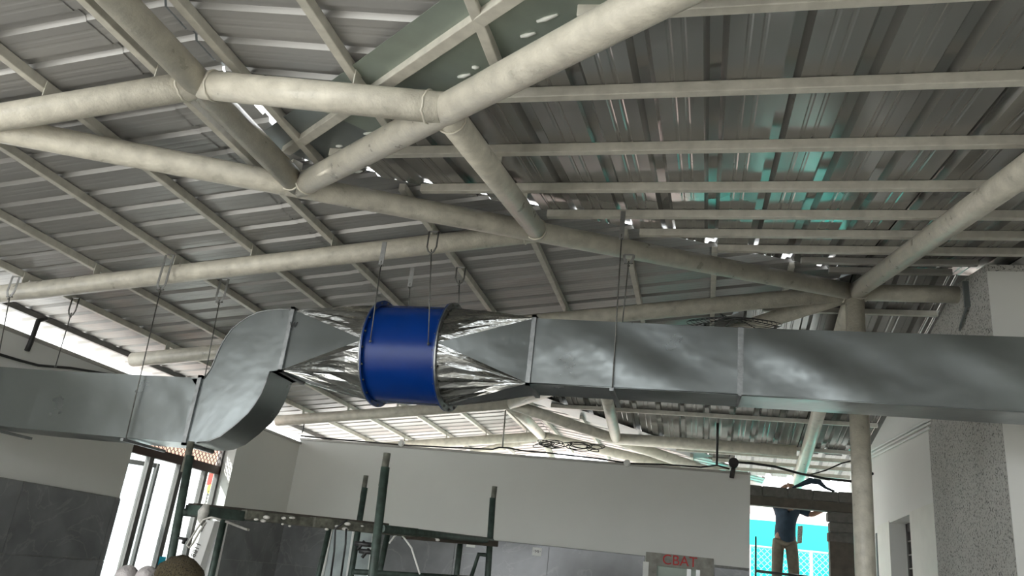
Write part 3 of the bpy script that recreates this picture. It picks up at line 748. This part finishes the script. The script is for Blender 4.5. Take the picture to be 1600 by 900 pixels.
y = PX(298, 830).y; MB().box((fx - .03, y - .03, .6), (fx + .03, y + .03, zt0)).build('mullion', 'alu', w1)
for a, b in ((OY0 + .04, PX(205, 830).y - .035), (PX(205, 830).y + .055, PX(256, 830).y - .035), (PX(256, 830).y + .055, PX(298, 830).y - .03), (PX(298, 830).y + .03, OY1 - .04)):
    MB().box((fx - .006, a, .62), (fx + .000, b, zt0)).build('pane', 'glass', w1)
# diamond security mesh above the transom (countless thin wires: one part)
mb = MB(); zz0, zz1 = zt1, OZ1 - .04; hh = zz1 - zz0; st = .075
y = OY0 - hh
while y < OY1:
    for sgn in (1, -1):
        ya, yb_ = (y, y + hh) if sgn > 0 else (y + hh, y)
        # clip
        pa = [(ya, zz0), (yb_, zz1)]; t0, t1 = 0, 1; dyy = yb_ - ya
        for lim, side in ((OY0 + .04, 1), (OY1 - .04, -1)):
            ta = (lim - ya) / dyy
            if side * dyy > 0: t0 = max(t0, ta)
            else: t1 = min(t1, ta)
        if t1 > t0 + .02:
            mb.bar((fx + .004 * sgn, ya + dyy * t0, zz0 + hh * t0), (fx + .004 * sgn, ya + dyy * t1, zz0 + hh * t1), .006, .009, up=(1, 0, 0))
    y += st
o = mb.build('security_mesh', 'brown', w1); o['kind'] = 'stuff'
# open casement sash hinged outwards
sa = thing('window_3', None, None, (fx - .1, 7.5, 1.6), kind='structure')
def Q(px, py, x): return atX(px, py, x)
hy, ang = OY0 + .98, math.radians(0)
c1 = V((fx - .42, 7.62, 0)); c0 = V((fx - .04, 8.05, 0))
dS = (c1 - c0)
for (za, zb, ta, tb) in ((2.33, 2.38, 0, 1), (.75, .80, 0, 1)):
    MB().bar(c0 + V((0, 0, (za + zb) / 2)), c1 + V((0, 0, (za + zb) / 2)), .035, .05).build('sash_rail', 'alu', sa)
for c in (c0, c1): MB().bar(c + V((0, 0, .75)), c + V((0, 0, 2.38)), .04, .04).build('sash_stile', 'alu', sa)
MB().poly([c0 + V((0, 0, .8)), c1 + V((0, 0, .8)), c1 + V((0, 0, 2.33)), c0 + V((0, 0, 2.33))], (.003, .003, 0)).build('pane', 'glass', sa)
MB().bar(c1 + V((.03, 0, 1.45)), c1 + V((.03, 0, 1.62)), .02, .03).build('handle', 'alu', sa)

# outside the window: signboards and a pale neighbour
bd = thing('outside_board', 'pinkish red board seen behind the diamond mesh above the left window', 'board', (WX - 1.2, 8.6, 0))
MB().box((WX - 1.22, 7.4, 2.60), (WX - 1.18, 10.9, 2.98)).build('panel', 'redboard', bd)
MB().box((WX - 1.21, 7.45, 0), (WX - 1.19, 7.5, 2.4)).box((WX - 1.21, 10.8, 0), (WX - 1.19, 10.85, 2.4)).build('leg', 'alulight', bd)
bn = thing('banner', 'narrow upright outdoor banner, red and yellow above small black lettering', 'banner', (WX - .62, 9.7, 0))
yb0 = atX(336, 720, WX - .6)
by = atX(334, 735, WX - .6).y
MB().box((WX - .62, by - .10, 0), (WX - .60, by + .10, atX(333, 734, WX - .6).z)).build('cloth', 'white', bn)
zz_ = lambda px, py: atX(px, py, WX - .6).z
MB().box((WX - .599, by - .09, zz_(329, 759)), (WX - .596, by + .10, zz_(334, 737))).build('red_field', 'redboard2', bn)
MB().tube([(WX - .600, by, zz_(327, 764)), (WX - .594, by, zz_(327, 764))], .06, 16).build('yellow_disc', 'yellow', bn)
text('R', .15, (WX - .594, by, zz_(326, 774)), (0, 1, 0), (0, 0, 1), 'print', 'letter', bn); text('B', .15, (WX - .594, by, zz_(324, 785)), (0, 1, 0), (0, 0, 1), 'print', 'letter', bn)
nb = thing('far_shed', 'white sheet shed with horizontal rails seen over the left wall top', 'shed', (-12, 8, 0))
MB().box((-14, -6, 0), (-13.8, 24, 6.2)).build('wall', 'whitebright', nb)
for k in range(5): MB().box((-13.8, -6, 4.0 + k * .5), (-13.7, 24, 4.06 + k * .5)).build('rail', 'alulight', nb)

# ================================================================ OUTSIDE THE TALL OPENING
fy = 17.0
ft = thing('teal_screen', 'bright teal shade cloth stretched behind the wire fence outside', 'screen', (1.5, fy, 0))
MB().box((-.4, fy, 0), (4.2, fy + .02, 3.2)).build('cloth', 'teal', ft)
for x in (-.3, 2.0, 4.1): MB().tube([(x, fy + .06, 0), (x, fy + .06, 3.25)], .03, 10).build('post', 'wire', ft)
lwl = MB().box((-4, 16.4, -.15), (6, 16.6, 1.35)).build('reflection_cut_wall', 'plaster', None, org=(1, 16.5, 0)); tag(lwl, 'unseen low plastered wall added at the fence foot to cut off the lower teal reflection', 'wall')  # unseen, added to keep the lower teal cloth out of the roof reflection
cf = thing('wire_fence', 'diamond wire mesh fence standing in front of the teal cloth', 'fence', (1.5, fy - .25, 0))
yy = fy - .25
MB().tube([(-3, yy, 2.68), (6, yy, 2.68)], .022, 8).build('top_rail', 'wire', cf)
for x in (-2.2, .86, 1.98, 3.6, 5.4): MB().tube([(x, yy, 0), (x, yy, 2.7)], .03, 10).build('post', 'alulight', cf)
mb = MB(); x = -3 - 2.68
while x < 6:
    for sg in (1, -1):
        xa, xb = (x, x + 1.2) if sg > 0 else (x + 1.2, x)
        mb.bar((xa, yy, 1.46), (xb, yy, 2.66), .009, .009)
    x += .11
o = mb.build('wire_mesh', 'wire', cf); o['kind'] = 'stuff'
pk = thing('far_building', 'pale pink and white building beyond the teal screen', 'building', (2, 24, 0))
MB().box((-10, 24, 0), (12, 26, 4.2)).build('wall', 'pinkwall', pk); MB().box((-10.2, 23.6, 4.2), (12.2, 26.2, 4.4)).build('roof', 'whitebright', pk)
for x in (.4, 1.1, 1.9, 3.2): MB().box((x, 23.9, 3.5), (x + .3, 24, 4.0)).build('window', 'whitebright', pk)

# scaffold stick outside
st_ = thing('guard_rail', 'dark thin scaffold rail and upright just outside the tall opening', 'rail', (.65, 12.25, 0))
a = atY(1181, 838, 12.25); MB().tube([(a.x, 12.25, 0), (a.x, 12.25, a.z)], .014, 8).build('upright', 'black', st_)
b = atY(1181, 892, 12.25); c = atY(1275, 903, 12.25); MB().tube([(b.x, 12.25, b.z), (c.x, 12.25, c.z)], .02, 8).build('bar', 'black', st_)

# ---- worker outside, on a plank
def skin(name, pts, edges, radii, mtl, parent, sub=2, root=0):
    me = bpy.data.meshes.new(name); o0 = parent.location
    me.from_pydata([tuple(V(p) - o0) for p in pts], edges, []); o = link(name, me, parent)
    sm = o.modifiers.new('s', 'SKIN'); sm.use_smooth_shade = True
    for i, r in enumerate(radii):
        sv = me.skin_vertices[0].data[i]; sv.radius = r if isinstance(r, tuple) else (r, r); sv.use_root = (i == root)
    ss = o.modifiers.new('u', 'SUBSURF'); ss.levels = sub; ss.render_levels = sub
    bpy.context.view_layer.update(); dg = bpy.context.evaluated_depsgraph_get()
    m2 = bpy.data.meshes.new_from_object(o.evaluated_get(dg)); o.modifiers.clear(); o.data = m2; m2.materials.clear(); m2.materials.append(M[mtl])
    for p_ in m2.polygons: p_.use_smooth = True
    return o
PY = 12.62
hip = atY(1226, 842, PY); fz = hip.z - .92
wk = thing('person', 'worker in a dark navy top and dusty khaki trousers reaching to the masonry pier', 'person', (hip.x, PY, fz))
hx, hz = hip.x, hip.z
P_ = [(hx, PY, hz), (hx + .01, PY + .01, hz + .16), (hx + .03, PY, hz + .34), (hx + .05, PY - .01, hz + .47), (hx + .06, PY - .12, hz + .50), (hx + .06, PY - .22, hz + .43),
      (hx - .09, PY, hz - .06), (hx - .11, PY - .03, hz - .46), (hx - .12, PY + .03, hz - .86), (hx - .12, PY - .12, hz - .89),
      (hx + .09, PY, hz - .06), (hx + .12, PY - .03, hz - .46), (hx + .12, PY + .03, hz - .86), (hx + .12, PY - .12, hz - .89),
      (hx + .21, PY, hz + .44), (hx + .36, PY - .06, hz + .36), (hx + .50, PY - .16, hz + .43), (hx + .56, PY - .20, hz + .46),
      (hx - .12, PY, hz + .43), (hx - .15, PY - .12, hz + .58), (hx - .02, PY - .3, hz + .70), (hx + .03, PY - .33, hz + .72)]
E_ = [(0, 1), (1, 2), (2, 3), (3, 4), (4, 5), (0, 6), (6, 7), (7, 8), (8, 9), (0, 10), (10, 11), (11, 12), (12, 13), (3, 14), (14, 15), (15, 16), (16, 17), (3, 18), (18, 19), (19, 20), (20, 21)]
Rr = [(.14, .11), (.13, .1), (.15, .11), (.13, .09), .05, .045, .085, .062, .042, .035, .085, .062, .042, .035, .055, .042, .032, .028, .055, .042, .032, .028]
skin('body', P_, E_, Rr, 'skin', wk)
skin('shirt', [V(P_[0]) - V((0, 0, .13)), P_[1], P_[2], P_[3], P_[14], P_[15], P_[18], P_[19], V(P_[4]) - V((0, 0, .05))], [(0, 1), (1, 2), (2, 3), (3, 4), (4, 5), (3, 6), (6, 7), (3, 8)],
     [(.19, .16), (.165, .135), (.165, .125), (.145, .105), .07, .058, .07, .058, .06], 'navy', wk)
skin('trousers', [V(P_[0]) + V((0, 0, .02)), P_[6], P_[7], P_[8], P_[10], P_[11], P_[12]], [(0, 1), (1, 2), (2, 3), (0, 4), (4, 5), (5, 6)], [(.13, .11), .10, .082, .07, .10, .082, .07], 'khaki', wk)
hc = V(P_[5]) + V((0, -.06, .02))
skin('head', [hc + V((0, .01, -.08)), hc, hc + V((0, 0, .06)), hc + V((0, -.06, -.03))], [(0, 1), (1, 2), (1, 3)], [(.06, .07), (.078, .092), (.06, .075), .03], 'skin', wk, root=1)
MB().sphere(hc + V((0, .03, .02)), .098, 14, 8, (.98, 1.05, 1)).build('hair', 'hair', wk)
m = MB()
for s_ in (-1, 1): m.sphere(hc + V((s_ * .03, -.082, .0)), .011, 8, 6)
m.build('eyes', 'white', wk); MB().tube([hc + V((0, -.085, .005)), hc + V((0, -.108, -.025))], [.008, .013], 8).build('nose', 'skin', wk)
for hand, (b_, dr) in enumerate(((V(P_[17]), V((1, -.3, .1)).normalized()), (V(P_[21]), V((.7, -.4, -.3)).normalized()))):
    sd_ = dr.cross(V((0, 0, 1))).normalized(); m = MB()
    m.tube([b_ - dr * .02, b_ + dr * .03, b_ + dr * .075], [.028, .036, .034], 10)
    for k, L in enumerate((.06, .072, .068, .052)):
        o_ = sd_ * ((k - 1.5) * .019); m.tube([b_ + dr * .07 + o_, b_ + dr * (.07 + L * .5) + o_, b_ + dr * (.07 + L * .9) + o_ - V((0, 0, .018))], [.009, .0085, .007], 8)
    m.tube([b_ + dr * .02 - sd_ * .03, b_ + dr * .05 - sd_ * .055, b_ + dr * .075 - sd_ * .058], [.011, .010, .008], 8)
    m.build('hand', 'skin', wk)
c = atY(1249, 832, PY - .18)
m = MB(); m.poly([c + V((-.02, 0, .09)), c + V((.05, 0, .10)), c + V((.035, 0, -.14)), c + V((-.03, 0, -.16))], (0, .03, 0)); m.build('hanging_cloth', 'stripe', wk)
pl = tag(MB().box((.2, 12.3, fz - .05), (1.98, 12.9, fz - .005)).build('plank', 'timber', None, org=(1.4, 12.6, fz)), 'timber scaffold plank the worker stands on outside the opening', 'plank')
m = MB()
for x in (.3, 1.9):
    for y in (12.35, 12.85): m.tube([(x, y, -.15), (x, y, fz - .05)], .024, 10)
m.build('trestle', 'green', pl, org=(1.4, 12.6, fz))
# dark rag / sack on top of the blocks
c = atY(1266, 756, YL + .06)
rg = MB()
pts_ = [atY(*q, YL + .07) for q in ((1238, 762), (1252, 757), (1266, 751), (1280, 753), (1290, 762), (1304, 768))]
rg.tube(pts_, [.012, .03, .045, .04, .02, .015], 10); tag(rg.build('rag', 'navy', None, org=pts_[2]), 'dark bundle of cloth lying on the course of blocks', 'cloth')

# ================================================================ WALL TOP SERVICES
def cable(name, label, pts, r, mtl='black', cat='cable', n=8):
    mb = MB(); mb.tube(pts, r, n); o = mb.build(name, mtl, None, org=pts[0]); return tag(o, label, cat)
yc = BY - .045
pts_ = [atY(*q, yc) for q in ((470, 681), (520, 686), (590, 692), (640, 696), (700, 699), (770, 702), (780, 699), (795, 700), (815, 704), (860, 708), (930, 716), (985, 724), (1040, 726), (1095, 730), (1120, 727), (1140, 733))]
cable('cable', 'black cable lying along the top of the long back wall', pts_, .011)
pts_ = [atX(*q, WX + .04) for q in ((-20, 548), (30, 563), (60, 571), (110, 575), (165, 584), (215, 592))]
cable('cable', 'black cable lying along the top of the left wall above the low duct', pts_, .012)
pts_ = [atY(*q, 11.0) for q in ((1146, 722), (1175, 724), (1210, 729), (1250, 740), (1290, 748), (1330, 752))] + [V((RX, 11.0, 3.33))]
cable('cable', 'thick black cable sagging across the tall opening under the roof', pts_, .016)
pts_ = [atY(*q, 11.1) for q in ((1262, 743), (1290, 735), (1315, 724), (1345, 716))] + [V((RX, 11.1, 3.72))]
cable('cable', 'thin black cable rising to the right over the tall opening', pts_, .009)
pts_ = [atX(*q, WX + .06) for q in ((42, 548), (48, 535), (60, 501), (72, 498))]
cable('conduit', 'bent black conduit joining the left wall top to the dark eave purlin', pts_, .022, cat='conduit')
cr = V((WX + .08, BY - .08, 0)); a = atY(472, 676, BY - .08); b = atY(478, 634, BY - .08)
cable('conduit', 'thin black conduit rising from the corner of the back wall', [a, atY(474, 670, BY - .08), atY(477, 650, BY - .08), b], .009, cat='conduit')
a = atY(790, 641, yc + .1); b = atY(785, 700, yc + .1)
cable('conduit', 'grey upright conduit on the back wall below the twin roof pipes', [b, a], .012, 'conduit', 'conduit')
a = atY(1122, 638, yc + .1); b = atY(1120, 726, yc + .1)
cable('drop_rod', 'black drop rod above the right end of the back wall', [b, a], .016, cat='rod')
for (px, py, lab) in ((628, 693, 'round white cap on the back wall top, left one'), (980, 724, 'round white cap on the back wall top, right one')):
    c = atY(px, py, BY - .03); t_ = MB(); t_.tube([c, c + V((0, -.03, 0))], .045, 20); t_.tube([c + V((0, -.03, 0)), c + V((0, -.045, 0))], .030, 20); tag(t_.build('wall_cap', 'white', None, org=c), lab, 'cap', 'round caps on the back wall top')
c = atY(1146, 724, BY - .08)
sp = thing('floodlight', 'small black round floodlight on the right end of the back wall', 'light', c)
MB().tube([c + V((0, -.08, 0)), c + V((0, .06, 0))], .062, 20).build('head', 'black', sp); MB().bar(c + V((-.0, .0, -.06)), c + V((-.02, .04, -.18)), .05, .03).build('bracket', 'black', sp)
# tangle of cable
tg = MB(); c0_ = atY(868, 704, BY + .06)
rr = random.Random(3)
for k in range(14):
    c = c0_ + V((rr.uniform(-.2, .55), rr.uniform(-.05, .05), rr.uniform(.0, .05))); R_ = rr.uniform(.06, .15); ti = rr.uniform(-.8, .8)
    tg.tube([c + V((R_ * math.cos(t) * 1.2, R_ * .5 * math.sin(t), .03 + .6 * R_ * math.sin(t + ti) * .7 + .02)) for t in [2 * math.pi * j / 18 for j in range(19)]], .006, 5, cap=False)
tag(tg.build('cable_coil', 'black', None, org=c0_), 'tangled coil of black wire on top of the back wall', 'wire coil')
# conduits on the right wall
for k, (q0, q1, lab) in enumerate((((1361, 704), (1453, 655), 'upper'), ((1361, 709), (1453, 661), 'middle'), ((1361, 715), (1453, 668), 'lower'))):
    a = atX(*q0, RX - .03); b = atX(*q1, RX - .03)
    cable('conduit', 'pale conduit on the right wall, %s of the three' % lab, [a, b], .012, 'white', 'conduit')['group'] = 'three conduits on the right wall'
# bracket on the roughcast under the ridge pipe end
bk = MB(); a = atX(1508, 440, RX - .04); bk.bar(a, a + V((0, 0, -.22)), .03, .04); bk.bar(a + V((0, 0, -.2)), a + V((0, .25, -.33)), .012, .03)
tag(bk.build('steel_bracket', 'flash2', None, org=a), 'dark steel bracket on the roughcast wall at the ridge pipe end', 'bracket')

# labels stuck on the tiles
for (px, py, lab) in ((736, 849, 'white label stuck on the tiles left of the scaffold corner post'), (839, 862, 'white label stuck on the tiles right of the scaffold corner post')):
    c = atY(px, py, BY - .022); t_ = thing('tile_label', lab, 'label', c, group='white labels on the tiles')
    MB().box(c + V((-.062, 0, -.05)), c + V((.062, .003, .05))).build('paper', 'white', t_)
    m = MB(); 
    for q0, q1 in (((-.02, -.015), (-.02, .02)), ((-.02, .02), (-.005, 0)), ((-.005, 0), (.01, .02)), ((.01, .02), (.01, -.015)), ((.022, -.015), (.022, .02)), ((-.04, 0), (-.034, .012)), ((.04, 0), (.044, .01))):
        m.bar(c + V((q0[0], -.001, q0[1])), c + V((q1[0], -.001, q1[1])), .005, .002, up=(0, 1, 0))
    m.build('print', 'print', t_)
# leaning framed sash on the tiles
ls = thing('framed_sash', 'white framed glazed sash leaning on the tiled back wall behind the scaffold', 'window sash', atY(535, 896, BY - .25))
def lp(px, py): 
    return atY(px, py, BY - .12)
A, B_, C_, D_ = lp(519, 824), lp(585, 832), lp(574, 915), lp(503, 906)
m = MB()
for a, b in ((A, B_), (B_, C_), (C_, D_), (D_, A)): m.bar(a, b, .035, .04, up=(0, 1, 0))
m.build('frame', 'white', ls); MB().bar(lp(553, 828), lp(541, 912), .03, .04, up=(0, 1, 0)).build('mullion', 'white', ls)
MB().poly([A, B_, C_, D_], (0, .01, 0)).build('pane', mat('pale_sash_film', (.34, .38, .38), .15, 0, var=.2, scale=5), ls)
# wire hanging down the tiles
cable('cable', 'loose white cable hanging down the tiles under the scaffold platform', [atY(*q, 5.12) for q in ((608, 849), (616, 838), (625, 833), (635, 845), (643, 856), (648, 872), (656, 897))], .006, 'white')

# ================================================================ SCAFFOLD
sc = thing('scaffold', 'dark green tubular scaffold tower with a plank deck and cement splashes', 'scaffold', (-2.2, 5, 0))
def post(name, top, low, y, r=.023, mtl='green'):
    a = atY(*top, y); b = atY(*low, y); d = (b - a); t = (0 - a.z) / d.z if abs(d.z) > 1e-3 else 1
    bot = V((b.x, y, 0.0)) if abs(d.x / d.z) > .2 else V((a.x + d.x * t * .5, y, 0))
    MB().tube([a, b, bot], r, 14).build(name, mtl, sc, org=a); return a
def spigot(top, y, L=.13):
    a = atY(*top, y); MB().tube([a, a - V((0, 0, L))], .019, 12).build('spigot', 'greenrust', sc, org=a); return a
ZD = 1.80
pA = atY(298, 690, 4.0); pB = atY(604, 708, 4.0); pC = atY(571, 743, 5.9); pD = atY(772, 760, 5.9)
XA0, XA1 = atY(272, 850, 4.0).x, atY(588, 850, 4.0).x
for top, low, y, nm in (((297, 712), (262, 900), 4.0, 'standard'), ((602, 730), (582, 900), 4.0, 'standard'), ((570, 762), (548, 900), 5.9, 'standard'), ((770, 778), (762, 900), 5.9, 'standard')):
    a = post(nm, top, low, y)
for top, y in (((299, 690), 4.0), ((605, 708), 4.0), ((572, 743), 5.9), ((773, 760), 5.9)): spigot(top, y, .17)
for top, low, y in (((350, 812), (330, 900), 4.4), ((515, 824), (497, 900), 5.9), ((606, 832), (592, 900), 5.4), ((720, 842), (713, 900), 5.6)):
    post('inner_leg', top, low, y, .02)
a = atY(735, 905, 5.9); b = atY(748, 866, 5.9); MB().tube([a, b, b + V((.07, 0, .0))], .015, 10).build('brace', 'green', sc, org=a)
# ledgers at deck level
xl_, xr_ = atY(288, 800, 4.0).x, atY(596, 830, 4.0).x
def tubeb(name, a, b, r=.021, mtl='green'): MB().tube([a, b], r, 12).build(name, mtl, sc, org=a)
LA = atY(283, 800, 4.0); LB = atY(596, 826, 4.0); LC = atY(560, 822, 5.9); LD = atY(768, 845, 5.9)
tubeb('ledger', LA, atY(500, 818, 5.0)); tubeb('ledger', LC, LD); tubeb('ledger', LB, LD); tubeb('ledger', LA, LC)
# deck planks
def deck(q0, q1, y0, y1, wd, th, mtl, nm='deck_plank'):
    a = atY(*q0, y0); b = atY(*q1, y1); MB().bar(a, b, wd, th).build(nm, mtl, sc, org=a, bevel=.004)
deck((300, 797), (372, 806), 4.0, 4.25, .16, .055, 'green'); 
deck((372, 803), (500, 818), 4.25, 4.7, .2, .05, 'greenrust'); deck((480, 815), (640, 832), 4.6, 5.2, .2, .055, 'greenrust')
deck((300, 789), (600, 820), 4.05, 5.1, .12, .02, 'timber'); deck((600, 826), (700, 838), 5.1, 5.5, .22, .04, 'greenrust'); deck((640, 838), (766, 849), 5.2, 5.9, .16, .04, 'timber')
rr = random.Random(8)
for k in range(22):
    t = rr.random(); px = 380 + t * 320; c = atY(px, 807 + (px - 380) * .102 + rr.uniform(-6, 8), 4.2 + (px - 380) / 320 * 1.1 - .1)
    MB().sphere(c, rr.uniform(.006, .014), 8, 6, (1.6, .7, .8)).build('cement_splash', 'cement', sc, org=c)
# ladder rungs between the near frame legs, couplers
for (px, py) in ((573, 862), (566, 850)):
    c = atY(px, py, 4.05); MB().tube([c - V((.04, 0, 0)), c + V((.05, 0, 0))], .012, 8).build('coupler', 'black', sc, org=c)
    MB().tube([c - V((.02, 0, .03)), c + V((.01, 0, .015))], .009, 8).build('coupler_wing', 'black', sc, org=c)
tubeb('brace_pin', atY(268, 838, 4.0), atY(292, 843, 4.0), .008, 'black'); tubeb('brace_pin', atY(289, 841, 4.0), atY(286, 850, 4.0), .010, 'black')
tubeb('rail', atY(552, 893, 4.8), atY(760, 905, 5.6), .016)
# rag and loose flex tied on the ledger
rg2 = MB(); rg2.tube([atY(*q, 3.94) for q in ((323, 788), (318, 800), (315, 812), (318, 822))], [.015, .03, .022, .01], 8)
tag(rg2.build('rag', 'cement', None, org=atY(318, 800, 3.94)), 'pale rag knotted round the left end of the scaffold deck', 'cloth')
cable('flex', 'grey flex looped from the left end of the scaffold deck', [atY(*q, 3.92) for q in ((345, 812), (330, 808), (318, 812), (308, 826), (298, 842), (292, 852), (296, 856), (302, 848), (312, 830), (322, 816))], .0055, 'conduit', 'flex')
for q, lab in ((((543, 812), (524, 826), (522, 862), (517, 900)), 'left'), (((541, 826), (540, 850), (533, 900)), 'right')):
    cable('flex', 'thin black flex hanging below the middle of the scaffold deck, %s one' % lab, [atY(*p_, 4.5) for p_ in q], .006, 'black', 'flex')
MB().bar(atY(354, 815, 4.36), atY(388, 828, 4.36), .03, .012).build('loose_strip', 'cement', None, org=atY(354, 813, 4.3)); tag(bpy.data.objects['loose_strip'], 'pale timber strip sticking out under the left of the scaffold deck', 'strip')

# cartons and profiles leaning in front of the window
def lean(name, label, q, y, th, mtl, cat):
    t_ = thing(name, label, cat, atY(*q[3], y)); pts__ = [atY(*a, y) for a in q]
    MB().poly(pts__, (0, th, 0)).build('body', mtl, t_); return t_, pts__
t_, pp = lean('carton', 'long white carton with black print leaning beside the scaffold leg', ((321, 812), (336, 814), (306, 905), (290, 903)), 6.2, .08, 'white', 'carton')
text('LL', .05, atY(315, 826, 6.19), (0.25, 0, 1), (-1, 0, .25), 'print', 'printed_letters', t_); text('18811', .06, atY(305, 862, 6.19), (0.25, 0, 1), (-1, 0, .25), 'print', 'printed_letters', t_)
lean('carton', 'long pale bluish wrapped carton leaning right of the printed one', ((339, 812), (349, 814), (330, 905), (308, 903)), 6.3, .08, 'whitebright', 'carton')
# sacks at the bottom edge
sk = MB(); c = atY(280, 902, 3.6); sk.sphere(c, .12, 20, 12, (1, .8, .8)); 
for i, v_i in enumerate(sk.v): sk.v[i] = v_i + V((rr.uniform(-.008, .008), rr.uniform(-.008, .008), rr.uniform(-.008, .008)))
tag(sk.build('sack', 'hess', None, org=c), 'coarse brown sack at the foot of the left scaffold post', 'sack')
for (px, py, r_, lab) in ((197, 905, .07, 'left'), (228, 905, .065, 'right')):
    s2 = MB(); c = atY(px, py, 3.8); s2.sphere(c, r_, 18, 12, (.84, .9, 1)); tag(s2.build('plastic_bag', 'bag', None, org=c), 'crumpled grey plastic bag below the left window, %s one of two' % lab, 'bag')
stk = MB(); c = atX(253, 877, fx + .035); stk.box(c + V((0, -.06, -.04)), c + V((.002, .06, .05))); tag(stk.build('sticker', 'cyanp', w1, org=c))
